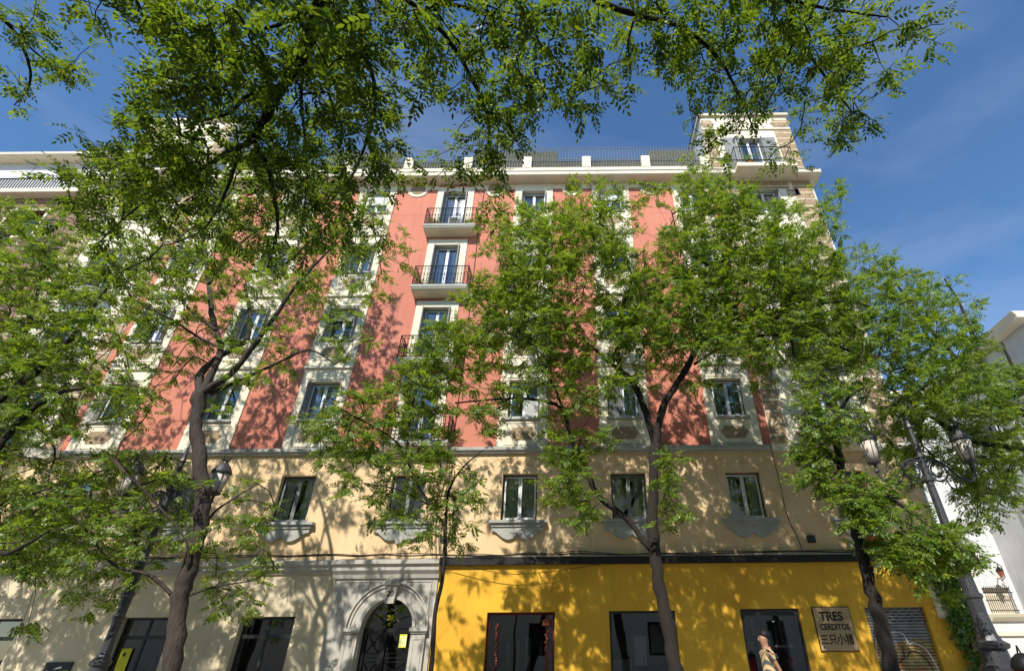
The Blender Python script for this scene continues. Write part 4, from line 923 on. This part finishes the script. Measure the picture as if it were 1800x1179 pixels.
def tree(name, lab, cells, trunk, limbs, depth, near=False, per=5.0, group='street trees', bark='bark', fsc=1.0, gap=0.0, cat='tree'):
    base = trunk[0][0]; root = empty(name, tuple(base), lab, cat, group); off = -Vector(root.location)
    mt = MB(); nodes = []; nr = []
    a, r_ = limb(mt, trunk, 14, 0.10); h = mt.build('trunk', bark, root, smooth=True); h.location = off; nodes += a[len(a)//2:]
    mb = MB()
    for lb_ in limbs:
        a, r_ = limb(mb, lb_, 7, 0.11); nodes += a
    h = mb.build('branches', bark, root, smooth=True); h.location = off
    # sprays
    S = []
    for (r, c, d) in cells:
        cnt = per*d; k = int(cnt)+(1 if rng.random() < cnt-int(cnt) else 0)
        for _ in range(k):
            px = 40*(c+0.5)+rng.uniform(-24, 24); py_ = 40*(r+0.5)+rng.uniform(-24, 24)
            q_ = depth(px, py_)
            v = noise.noise(Vector(q_)*(1.1 if not near else 2.0)+Vector((3, 1, 7)))
            if v < (-0.08 if near else -0.22)+gap and rng.random() < 0.75: continue
            S.append(q_)
    S = np.array(S); nodes = np.array(nodes)
    # connect: nearest first
    d0 = np.array([np.min(np.linalg.norm(nodes-s_, axis=1)) for s_ in S]); order = np.argsort(d0); S = S[order]
    N0 = len(nodes); allp = np.zeros((N0+2*len(S), 3)); allp[:N0] = nodes; cnt = N0; par = np.full(N0+2*len(S), -1)
    sprn = []
    for s_ in S:
        dd = np.linalg.norm(allp[:cnt]-s_, axis=1); j = int(np.argmin(dd+0.15*(np.arange(cnt) >= N0)*0))
        mid = (allp[j]*0.5+s_*0.5)+rng.normal(0, 0.07, 3)*min(1, dd[j])+np.array([0, 0, 0.05*dd[j]])
        allp[cnt] = mid; par[cnt] = j; allp[cnt+1] = s_; par[cnt+1] = cnt; sprn.append(cnt+1); cnt += 2
    wgt = np.zeros(cnt)
    for i in sprn: wgt[i] += 1
    for i in range(cnt-1, N0-1, -1): wgt[par[i]] += wgt[i]
    base_r = 0.0028 if near else 0.0035
    idx = np.arange(N0, cnt); A = allp[par[idx]]; B = allp[idx]; rb = base_r*np.sqrt(wgt[idx])+0.001; ra = base_r*np.sqrt(np.where(par[idx] >= N0, wgt[par[idx]], wgt[idx]))+0.001
    rb = np.minimum(rb, 0.035); ra = np.minimum(ra, 0.035)
    t = B-A; t /= np.linalg.norm(t, axis=1, keepdims=True)+1e-9
    ref = np.where(np.abs(t[:, 2:3]) < 0.9, np.array([[0, 0, 1.0]]), np.array([[1.0, 0, 0]])); u = np.cross(t, ref); u /= np.linalg.norm(u, axis=1, keepdims=True); v = np.cross(t, u)
    ringA = []; ringB = []
    for k in range(3):
        w_ = u*math.cos(k*2.094)+v*math.sin(k*2.094); ringA.append(A+w_*ra[:, None]); ringB.append(B+w_*rb[:, None])
    q = np.stack([np.stack([ringA[k], ringA[(k+1) % 3], ringB[(k+1) % 3], ringB[k]], 1) for k in range(3)], 1).reshape(-1, 3)
    h = make_mesh('twigs', q, 4, len(q)//4, 'twig' if not near else 'bark', root); h.location = off
    # fronds
    prev = allp[par[sprn]]; od = S-prev; od /= np.linalg.norm(od, axis=1, keepdims=True)+1e-9
    Lf, ll, lw = (0.21, 0.058, 0.030) if not near else (0.19, 0.050, 0.021)
    tm = [leaf_template(n_, Lf, ll, lw, near) for n_ in (4, 5, 6)]
    vv = []; nper = 6 if near else 4
    ng = 8 if not near else 7
    for g_ in range(ng):
        th = rng.uniform(0, 2*math.pi, len(S)); sp_ = 0.9
        d = od*0.55+np.stack([np.cos(th)*sp_, np.sin(th)*sp_, rng.normal(-0.12, 0.28, len(S))], 1)
        back = rng.uniform(0, 0.6, len(S))[:, None]
        pos = S*(1-back)+(S-od*0.22)*back+rng.normal(0, 0.035, (len(S), 3))
        us = 0.45 if near else 0.75
        upv = np.stack([rng.normal(0, us, len(S)), rng.normal(-0.25 if near else -0.55, us, len(S)), np.ones(len(S))], 1)
        scl = rng.uniform(0.75, 1.2, len(S))*fsc
        vv.append(fronds(pos, d, upv, tm[g_ % 3], scl))
    V = np.concatenate(vv); h = make_mesh('crown', V, nper, len(V)//nper, 'leaf_near' if near else 'leaf_far', root); h.location = off
    print(name, 'sprays', len(S), 'leaflets', len(V)//nper)
    return root
def pts(lst, Y, dy=0.0):        # (px,py,rpx[,Y]) -> world + radius
    o_ = []
    for i, q_ in enumerate(lst):
        y = q_[3] if len(q_) > 3 else Y+dy*i/max(1, len(lst)-1)
        P_ = PY(q_[0], q_[1], y); o_.append((P_, q_[2]*mpp(P_)))
    return o_
def ptz(lst, z):
    o_ = []
    for q_ in lst:
        P_ = PZ(q_[0], q_[1], q_[3] if len(q_) > 3 else z); o_.append((P_, q_[2]*mpp(P_)))
    return o_
def grounded(lst):
    p0, r0 = lst[0]; return [(np.array([p0[0], p0[1], 0.1]), r0*1.25), (np.array([p0[0], p0[1], (p0[2]+0.1)/2]), r0*1.05)]+lst
def rY(a, b): return lambda px, py_: PY(px, py_, rng.uniform(a, b))
def rA(a, b): return lambda px, py_: PY(px, py_, rng.uniform(12.0, 13.6) if (420 < px < 650 and 270 < py_ < 480) else (rng.uniform(a, b) if py_ < 760 else rng.uniform(a+0.4, 14.3)))
def rL(a, b): return lambda px, py_: PY(px, py_, rng.uniform(a, b) if py_ < 760 else rng.uniform(a+0.4, 14.3))
def rYs(a, b, k):      # depth window that drifts with x
    return lambda px, py_: PY(px, py_, rng.uniform(a, b)+k*(px-900)/900)
# T1 left curved tree
RS[0] = 0.64
Y = 10.2
tree('ash_tree', 'tall tree with a thick curving trunk forking high, in front of the left lamp', FAR['A'],
     grounded(pts([(300, 1179, 23), (316, 1060, 21), (334, 990, 20), (356, 905, 18), (354, 820, 17), (344, 745, 16), (352, 690, 18)], Y)),
     [pts([(352, 692, 12), (374, 655, 9), (388, 612, 8), (374, 560, 7), (367, 500, 6), (360, 440, 4.5), (350, 370, 3.5), (348, 290, 2)], Y, 1.0),
      pts([(352, 692, 13), (380, 675, 10), (412, 650, 8), (449, 603, 7), (478, 563, 6), (530, 490, 4), (600, 420, 2)], Y, -0.4),
      pts([(352, 700, 11), (352, 660, 10), (380, 630, 8), (430, 600, 7), (440, 560, 5), (430, 500, 3)], Y, 1.4),
      pts([(370, 692, 6), (430, 665, 4.5), (500, 632, 3.5), (545, 615, 2.5), (590, 640, 1.5)], Y, 0.5),
      pts([(388, 612, 4), (345, 590, 3.5), (300, 560, 3), (230, 520, 2), (200, 440, 1.5)], Y, -0.8),
      pts([(380, 580, 4), (330, 540, 3), (290, 470, 2.5), (250, 400, 1.5)], Y, 1.2),
      pts([(367, 500, 4), (420, 430, 3), (500, 380, 2), (600, 350, 1.3)], Y, 0.6),
      pts([(303, 1045, 6), (262, 1010, 4.5), (200, 992, 3.5), (150, 930, 2.5), (110, 880, 1.5)], Y, -0.6),
      pts([(312, 1065, 5), (330, 960, 3), (270, 880, 3), (220, 830, 2)], Y, -0.7),
      pts([(343, 970, 5), (372, 905, 3.5), (420, 870, 2.2), (455, 850, 1.4)], Y, 0.5),
      pts([(322, 1050, 4), (380, 1030, 3), (440, 1020, 1.6), (480, 1000, 1)], Y, 0.6)],
     rA(9.0, 13.0), per=13.5, bark='bark_light', fsc=1.2)
# T2 main right tree
RS[0] = 0.53
Y = 10.6
tree('ash_tree', 'large tree with a dark straight trunk in front of the yellow shop wall, spreading crown', FAR['B'],
     grounded(pts([(1188, 1179, 24), (1166, 1065, 21), (1150, 970, 20), (1148, 880, 17), (1152, 780, 17)], Y)),
     [pts([(1152, 785, 14), (1165, 715, 12), (1205, 652, 10), (1245, 592, 8), (1330, 574, 7), (1430, 595, 5.5), (1500, 620, 4), (1560, 660, 2)], Y, 0.2),
      pts([(1200, 655, 8), (1240, 570, 6), (1262, 480, 5), (1290, 410, 3.5), (1310, 340, 2)], Y, 0.6),
      pts([(1152, 785, 12), (1132, 715, 11), (1108, 665, 9), (1088, 640, 7), (1088, 560, 5), (1110, 480, 4), (1065, 400, 2.5)], Y, 0.8),
      pts([(1142, 965, 10), (1100, 910, 10), (1052, 872, 10), (1032, 825, 9), (1005, 775, 7), (992, 725, 6), (962, 706, 5.5), (900, 700, 4), (800, 708, 2.5)], Y, 0.2),
      pts([(1108, 665, 6), (1040, 610, 5), (980, 560, 4), (920, 500, 3), (880, 440, 2)], Y, 1.5),
      pts([(992, 725, 4), (960, 650, 3.5), (920, 590, 3), (860, 540, 2)], Y, -0.4),
      pts([(1245, 592, 6), (1310, 520, 5), (1370, 470, 3.5), (1420, 420, 2)], Y, 1.5),
      pts([(1220, 640, 5), (1290, 600, 4), (1380, 590, 4), (1400, 630, 3), (1450, 650, 2), (1500, 640, 1.5)], Y, -0.8),
      pts([(1330, 574, 5), (1420, 540, 4), (1500, 530, 3), (1560, 560, 1.5)], Y, -1.0),
      pts([(1262, 480, 4), (1200, 430, 3), (1180, 370, 2)], Y, 0.4)],
     rY(9.2, 13.2), per=35, fsc=1.25)
# T3 young tree
RS[0] = 0.62
Y = 9.8
tree('ash_tree', 'slim young tree in front of the grey doorway with a thin forked trunk', FAR['C'],
     grounded(pts([(758, 1179, 7), (765, 1080, 6), (780, 1000, 5.5), (783, 925, 5.5)], Y)),
     [pts([(783, 925, 5), (745, 870, 4), (715, 810, 3.4), (690, 770, 2.8), (620, 730, 2), (570, 700, 1.2)], Y, -0.3),
      pts([(783, 925, 4.5), (790, 860, 3.5), (815, 820, 2.6), (850, 790, 1.4)], Y, 0.3),
      pts([(715, 810, 3), (720, 740, 2.6), (740, 670, 2), (790, 610, 1.3)], Y, 0.4),
      pts([(760, 890, 3), (700, 860, 2.2), (640, 850, 1.3)], Y, -0.5)],
     rY(9.1, 10.9), per=14, fsc=1.15)
# T4 right slender tree
RS[0] = 0.74
Y = 9.1
tree('ash_tree', 'slender dark tree leaning left before the graffiti shutter, beside the right lamp', FAR['D'],
     grounded(pts([(1570, 1179, 19), (1545, 1080, 16), (1522, 1000, 14), (1508, 940, 13), (1492, 885, 13), (1478, 820, 10), (1464, 750, 8), (1452, 690, 5)], Y)),
     [pts([(1492, 885, 7), (1540, 860, 5), (1600, 900, 4), (1660, 945, 3), (1720, 985, 1.5)], Y, -0.6),
      pts([(1478, 820, 5), (1440, 780, 3.5), (1400, 760, 2)], Y, 0.3),
      pts([(1464, 750, 5), (1490, 700, 4), (1520, 680, 2)], Y, -0.3)],
     rY(8.5, 9.5), per=15, fsc=1.15)
# far left tree
RS[0] = 0.75
def treeX(name, lab, cells, base, top, limbs, dep, **k):
    b = np.array([base[0], base[1], 0.1]); t = np.array(top)
    return tree(name, lab, cells, [(b, 0.26), (b*0.6+t*0.4+np.array([0.1, 0, 0]), 0.21), (t, 0.17)], limbs, dep, **k)
tl = PY(-150, 860, 9.6)
treeX('ash_tree', 'tree at the left edge whose bright branches reach in over the terrace building', FAR['E'], (tl[0]-0.4, 9.6), tl,
      [[(tl, 0.13)]+pts([(-40, 745, 9), (0, 700, 8), (60, 655, 7), (110, 610, 6), (150, 560, 4), (200, 490, 2)], 9.7, 0.6),
       [(tl, 0.12)]+pts([(-30, 810, 8), (0, 782, 8), (36, 738, 7), (100, 692, 5), (170, 682, 2)], 9.4),
       [(tl, 0.12)]+pts([(-60, 700, 9), (0, 655, 8), (28, 618, 6), (60, 540, 4), (80, 440, 2)], 9.9, 1.5),
       [(tl, 0.10)]+pts([(-60, 930, 8), (0, 972, 6), (40, 960, 4), (90, 930, 2)], 9.2, -0.2),
       [(tl, 0.10)]+pts([(-60, 900, 6), (20, 880, 4), (80, 860, 2)], 9.6)],
      rL(8.8, 12.6), per=15.5, fsc=1.2)
tr = PY(1900, 800, 12.0)
treeX('ash_tree', 'full crowned tree before the white building at the right edge', FAR['R'], (tr[0]+0.3, 12.0), tr,
      [[(tr, 0.14)]+pts([(1820, 740, 9), (1740, 690, 8), (1680, 630, 6), (1620, 560, 4), (1570, 490, 2)], 12, 0.8),
       [(tr, 0.12)]+pts([(1800, 790, 7), (1700, 770, 6), (1620, 720, 4), (1560, 680, 2)], 12, -0.4),
       pts([(1740, 690, 6), (1720, 620, 5), (1690, 540, 3), (1660, 490, 2)], 12.2, 0.6),
       [(tr, 0.12)]+pts([(1830, 700, 7), (1790, 660, 5), (1760, 600, 2)], 12.4)],
      (lambda px, py_: PY(px, py_, rng.uniform(11.0, 14.0) if (py_ > 730 or rng.random() < 0.5) else rng.uniform(9.2, 12))), per=21, fsc=1.25)
# overhead trees (crowns reach in from behind the camera)
RS[0] = 0.85
def zz(a, b, k=0): return lambda px, py_: PZ(px, py_, rng.uniform(a, b)+k*(py_/500.0))
t0 = PZ(640, -260, 5.6)
treeX('overhanging_tree', 'dark leafy tree hanging in from the top left, with a thick crooked bough', NEAR['N'], (t0[0]-1.6, t0[1]-2.6), t0,
      [[(t0, 0.09)]+ptz([(600, -120, 15), (566, 0, 13), (540, 78, 12), (500, 148, 10), (466, 208, 9), (440, 248, 7), (400, 268, 5), (330, 312, 4), (260, 350, 2.5), (200, 400, 1.5)], 6.0),
       ptz([(500, 148, 5), (440, 165, 4), (400, 200, 3.5), (340, 215, 2)], 6.1),
       ptz([(566, 0, 5), (500, 40, 4), (420, 60, 3), (330, 90, 2), (240, 40, 1.5)], 6.3),
       ptz([(445, 245, 5), (470, 290, 5), (480, 340, 4.5), (488, 400, 3), (470, 470, 1.5)], 5.9),
       ptz([(535, 90, 4), (530, 180, 3), (540, 300, 2), (530, 400, 1.2)], 6.2),
       ptz([(566, 0, 7), (620, 60, 5), (660, 160, 4), (640, 260, 3), (600, 350, 1.5)], 6.2),
       ptz([(600, -60, 7), (700, -10, 6), (780, 60, 5), (830, 140, 4), (860, 220, 3), (850, 300, 1.5)], 6.3),
       ptz([(700, -10, 5), (840, 20, 4), (940, 70, 3), (1000, 150, 1.5)], 6.5),
       ptz([(420, 262, 4), (400, 330, 3), (360, 400, 2), (300, 430, 1.2)], 6.1)],
      zz(5.4, 6.9), near=True, per=3.8, fsc=1.1, group='trees overhanging the camera')
close = bpy.data.objects['overhanging_tree']; cp = []
for (a_, b_) in ((515, 8), (560, 22), (610, 5), (650, 20), (700, -5), (585, -20), (480, -15)): cp.append(PY(a_, b_, 1.15)+rng.normal(0, 0.03, 3))
cp = np.array(cp); m_ = len(cp); V = fronds(cp, np.stack([rng.normal(0, 1, m_), rng.normal(0.4, 0.4, m_), rng.normal(-0.3, 0.3, m_)], 1), np.stack([rng.normal(0, 0.3, m_), rng.normal(-0.4, 0.3, m_), np.ones(m_)], 1), leaf_template(5, 0.17, 0.045, 0.023, True), rng.uniform(0.9, 1.1, m_))
h = make_mesh('leaf_spray', V, 6, len(V)//6, 'leaf_near', close); h.location = -Vector(close.location)
m = MB(); q0 = PZ(600, -60, 6.0)
for c_ in cp: m.tube([tuple(x_) for x_ in smoothline([tuple(q0), tuple((q0+c_)/2+np.array([0.1, -0.1, 0.1])), tuple(c_)], 5)], [0.006]*11 if False else 0.003, 4)
h = m.build('twigs', 'bark', close); h.location = -Vector(close.location)
t1 = PZ(1350, -300, 6.4)
treeX('overhanging_tree', 'lighter overhanging tree at the top right with fine drooping twigs against the sky', NEAR['M'], (t1[0]+1.4, t1[1]-2.4), t1,
      [[(t1, 0.08)]+ptz([(1200, -160, 9), (1040, -20, 7), (1120, 26, 6), (1190, 45, 5), (1260, 100, 4), (1300, 170, 2.5), (1330, 240, 1.3)], 6.4),
       [(t1, 0.07)]+ptz([(1340, -100, 7), (1385, 0, 6), (1400, 60, 4), (1440, 120, 3), (1500, 200, 1.5)], 6.5),
       ptz([(1385, 0, 4), (1480, 20, 3), (1560, 30, 1.5)], 6.7), ptz([(1400, 60, 3), (1370, 140, 2), (1340, 200, 1.2)], 6.4)],
      zz(5.8, 7.2), near=True, per=3.6, fsc=1.05, group='trees overhanging the camera')
t2 = PZ(-300, -150, 7.2)
treeX('overhanging_tree', 'small spray of an overhanging tree in the top left corner against the sky', NEAR['L'], (t2[0]-1.0, t2[1]-1.2), t2,
      [[(t2, 0.07)]+ptz([(-120, -20, 6), (0, 30, 4), (45, 95, 3), (52, 150, 2), (25, 185, 1)], 7.2), ptz([(0, 30, 3), (60, 90, 2), (110, 130, 1.3)], 7.3)],
      zz(6.8, 7.8), near=True, per=3.0, fsc=1.05, group='trees overhanging the camera')
# ------------------------------------------------------------------ climbing plant on the corner
n = 900; S = []
for i in range(n):
    t = rng.random(); px = 1655+ (1745-1655)*t+rng.normal(0, 13); py_ = 1000+ (1185-1000)*t+rng.normal(0, 8)
    S.append(PY(px, py_, FY-0.08-abs(rng.normal(0, 0.10))))
S = np.array(S); S = S[S[:, 0] < XR+0.05]
root = empty('climbing_plant', (10.5, FY-0.1, 0.12), 'leafy green climbing plant trailing down the corner of the yellow wall', 'climber')
vv = []
for g_ in range(3):
    m_ = len(S); d = np.stack([rng.normal(0, 0.6, m_), rng.normal(-0.5, 0.4, m_), rng.normal(-0.5, 0.5, m_)], 1); u = np.stack([rng.normal(0, 0.5, m_), rng.normal(-0.8, 0.4, m_), rng.normal(0.7, 0.4, m_)], 1)
    vv.append(fronds(S, d, u, leaf_template(2, 0.12, 0.075, 0.05, True), rng.uniform(0.7, 1.2, m_)))
V = np.concatenate(vv); h = make_mesh('foliage', V, 6, len(V)//6, 'leaf_ivy', root); h.location = -Vector(root.location)
m = MB()
for k in range(3): m.tube([(10.45+0.1*k, FY-0.08, 0.12), (10.4+0.12*k, FY-0.09, 1.3), (10.3+0.1*k, FY-0.09, 2.4), (10.15+0.12*k, FY-0.09, 3.5)], 0.018, 5)
h = m.build('stem', 'bark', root); h.location = -Vector(root.location)
# balcony plants
def pot(x, y, z, lab, s=1.0, kind='potted_plant', fl=False):
    r = empty(kind, (x, y, z), lab, 'potted plant', 'potted plants on balconies')
    m = MB(); m.lathe([(0.08*s, 0), (0.12*s, 0.2*s), (0.13*s, 0.21*s), (0.10*s, 0.212*s)], 12); m.build('pot', 'ceramic', r)
    k = 26; P_ = rng.normal(0, 0.09*s, (k, 3)); P_[:, 2] = abs(P_[:, 2])*1.8+0.2*s
    d = rng.normal(0, 1, (k, 3)); d[:, 2] = abs(d[:, 2])*0.5; u = rng.normal(0, 0.5, (k, 3)); u[:, 2] += 1
    V = fronds(P_, d, u, leaf_template(3, 0.14, 0.055, 0.03, True), rng.uniform(0.7, 1.2, k)*s); make_mesh('foliage', V, 6, len(V)//6, 'leaf_ivy', r)
pot(ECOL-0.55, FY-0.35, 16.72, 'green potted plant at the left of the top salmon balcony')
pot(ECOL+0.75, FY-0.35, 16.72, 'small potted plant at the right of the top salmon balcony', 0.8)
pot(ECOL-0.75, FY-0.35, 13.55, 'potted plant at the left of the second balcony from the top')
pot(ECOL-0.3, FY-0.35, 13.55, 'low potted plant near the middle of the second balcony from the top', 0.7)
pot(ECOL-0.3, FY-0.35, 10.34, 'potted plant on the third salmon balcony from the top', 0.9)
pot(2.6, FY+1.3, 20.65, 'bushy plant on the roof terrace between two parapet posts', 2.4)
pot(1.5, FY+1.3, 20.65, 'thin plant on the roof terrace left of the bushy one', 1.6)
pot(4.1, FY+1.3, 20.65, 'plant on the roof terrace beside the reed screen', 1.8)
pot(8.0, FY-0.6, 19.95, 'leafy plant on the tower balcony at roof level', 1.5)
# balcony chair (white) on the top balcony
ch_ = empty('balcony_chair', (ECOL+0.2, FY-0.3, 16.72), 'white garden chair on the top salmon balcony', 'chair')
MB().box(-0.2, 0.2, -0.18, 0.18, 0.4, 0.43).build('seat', 'paper', ch_); MB().box(-0.2, 0.2, 0.15, 0.18, 0.44, 0.8).build('backrest', 'paper', ch_)
for a_ in (-0.17, 0.17):
    for b_ in (-0.15, 0.15): MB().box(a_-0.015, a_+0.015, b_-0.015, b_+0.015, 0.0, 0.4).build('leg', 'paper', ch_)
# ------------------------------------------------------------------ person walking past
hp = PY(1343, 1118, 12.4)
pz = 0.12; Hh = hp[2]-pz+0.10
pr = empty('person', (hp[0], 12.4, pz), 'dark haired man in a tan striped shirt walking left past the third shop window', 'person')
s_ = Hh/1.78
def skinobj(name, V, E, R, mt, parent, sub_=2):
    me = bpy.data.meshes.new(name); me.from_pydata([tuple(np.array(v)*s_) for v in V], E, []); o = bpy.data.objects.new(name, me); link(o, parent)
    me.materials.append(MATS[mt]); md = o.modifiers.new('skin', 'SKIN'); me.skin_vertices.new() if not me.skin_vertices else None
    for i, r in enumerate(R):
        sv = me.skin_vertices[0].data[i]; rr = r if isinstance(r, tuple) else (r, r); sv.radius = (rr[0]*s_, rr[1]*s_); sv.use_root = (i == 0)
    md.use_smooth_shade = True; sb = o.modifiers.new('sub', 'SUBSURF'); sb.levels = sub_; sb.render_levels = sub_
    return o
# facing -x
bodyV = [(0, 0, 0.95), (0.01, 0, 1.12), (0.01, 0, 1.30), (0, 0, 1.44), (-0.01, 0, 1.50), (-0.03, 0, 1.565), (-0.025, 0, 1.65), (-0.015, 0, 1.72),
         (-0.01, 0.17, 1.41), (0.08, 0.21, 1.16), (-0.02, 0.22, 0.93), (-0.01, -0.17, 1.41), (0.10, -0.21, 1.17), (0.20, -0.21, 0.95),
         (-0.02, 0.09, 0.90), (-0.16, 0.09, 0.50), (-0.20, 0.09, 0.08), (-0.32, 0.09, 0.03), (0.02, -0.09, 0.90), (0.10, -0.09, 0.50), (0.30, -0.09, 0.14), (0.20, -0.09, 0.04),
         (-0.07, 0.22, 0.84), (0.22, -0.21, 0.86)]
bodyE = [(0, 1), (1, 2), (2, 3), (3, 4), (4, 5), (5, 6), (6, 7), (3, 8), (8, 9), (9, 10), (3, 11), (11, 12), (12, 13), (0, 14), (14, 15), (15, 16), (16, 17), (0, 18), (18, 19), (19, 20), (20, 21), (10, 22), (13, 23)]
bodyR = [(0.13, 0.11), (0.125, 0.10), (0.14, 0.11), 0.09, 0.06, (0.10, 0.085), (0.125, 0.105), 0.085, 0.055, 0.042, 0.028, 0.055, 0.042, 0.028, 0.085, 0.055, 0.04, 0.03, 0.085, 0.055, 0.04, 0.03, 0.022, 0.022]
skinobj('body', bodyV, bodyE, bodyR, 'skin', pr)
skinobj('shirt', [(0, 0, 0.93), (0.01, 0, 1.12), (0.01, 0, 1.30), (0, 0, 1.45), (-0.01, 0.17, 1.42), (0.05, 0.205, 1.24), (-0.01, -0.17, 1.42), (0.06, -0.205, 1.24)], [(0, 1), (1, 2), (2, 3), (3, 4), (4, 5), (3, 6), (6, 7)], [(0.20, 0.165), (0.185, 0.155), (0.195, 0.16), (0.10, 0.12), 0.09, 0.08, 0.09, 0.08], 'shirt', pr)
skinobj('trousers', [(0, 0, 0.97), (-0.02, 0.09, 0.88), (-0.16, 0.09, 0.50), (-0.20, 0.09, 0.12), (0.02, -0.09, 0.88), (0.10, -0.09, 0.50), (0.29, -0.09, 0.17)], [(0, 1), (1, 2), (2, 3), (0, 4), (4, 5), (5, 6)], [(0.15, 0.125), 0.105, 0.075, 0.06, 0.105, 0.075, 0.06], 'jeans', pr)
m = MB(); m.lathe([(0.06, -0.08), (0.10, -0.04), (0.118, 0.02), (0.105, 0.07), (0.06, 0.11), (0.01, 0.12)], 14, (0.012, 0, 1.69*s_)); m.build('hair', 'hair', pr, smooth=True)
m = MB()
for sd in (-1, 1):
    m.lathe([(0.005, -0.03), (0.018, -0.01), (0.02, 0.015), (0.006, 0.03)], 8, (-0.01, sd*0.088*s_, 1.64*s_))
m.lathe([(0.018, -0.03), (0.012, 0.0), (0.006, 0.03)], 8, (-0.125*s_, 0, 1.635*s_)); m.build('face_features', 'skin', pr, smooth=True)
m = MB()
for sd in (-1, 1): m.lathe([(0.003, -0.008), (0.010, 0), (0.003, 0.008)], 8, (-0.112*s_, sd*0.033*s_, 1.66*s_))
m.box(-0.113*s_, -0.095*s_, -0.022, 0.022, 1.585*s_, 1.592*s_); m.build('eyes_and_mouth', 'hair', pr)
for sd, (hx, hz) in ((1, (-0.075, 0.83)), (-1, (0.225, 0.85))):
    hv = [(hx, sd*0.22, hz), (hx, sd*0.22, hz-0.05)]; he = [(0, 1)]; hr = [(0.014, 0.034), (0.012, 0.034)]
    for k, L_ in enumerate((0.065, 0.075, 0.07, 0.055)):
        dxx = -0.027+0.018*k; b_ = len(hv); hv += [(hx+dxx, sd*0.22, hz-0.06), (hx+dxx-0.004, sd*0.215, hz-0.06-L_*0.5), (hx+dxx-0.012, sd*0.20, hz-0.06-L_)]
        he += [(1, b_), (b_, b_+1), (b_+1, b_+2)]; hr += [0.0085, 0.008, 0.0065]
    b_ = len(hv); hv += [(hx-0.04, sd*0.215, hz-0.03), (hx-0.055, sd*0.20, hz-0.07)]; he += [(0, b_), (b_, b_+1)]; hr += [0.010, 0.008]
    skinobj('hand', hv, he, hr, 'skin', pr, 1)
for q0, q1 in (((-0.19, 0.09, 0.05), (-0.36, 0.09, 0.03)), ((0.29, -0.09, 0.12), (0.18, -0.09, 0.03))): skinobj('shoe', [q0, q1], [(0, 1)], [0.05, 0.035], 'shoe', pr, 1)
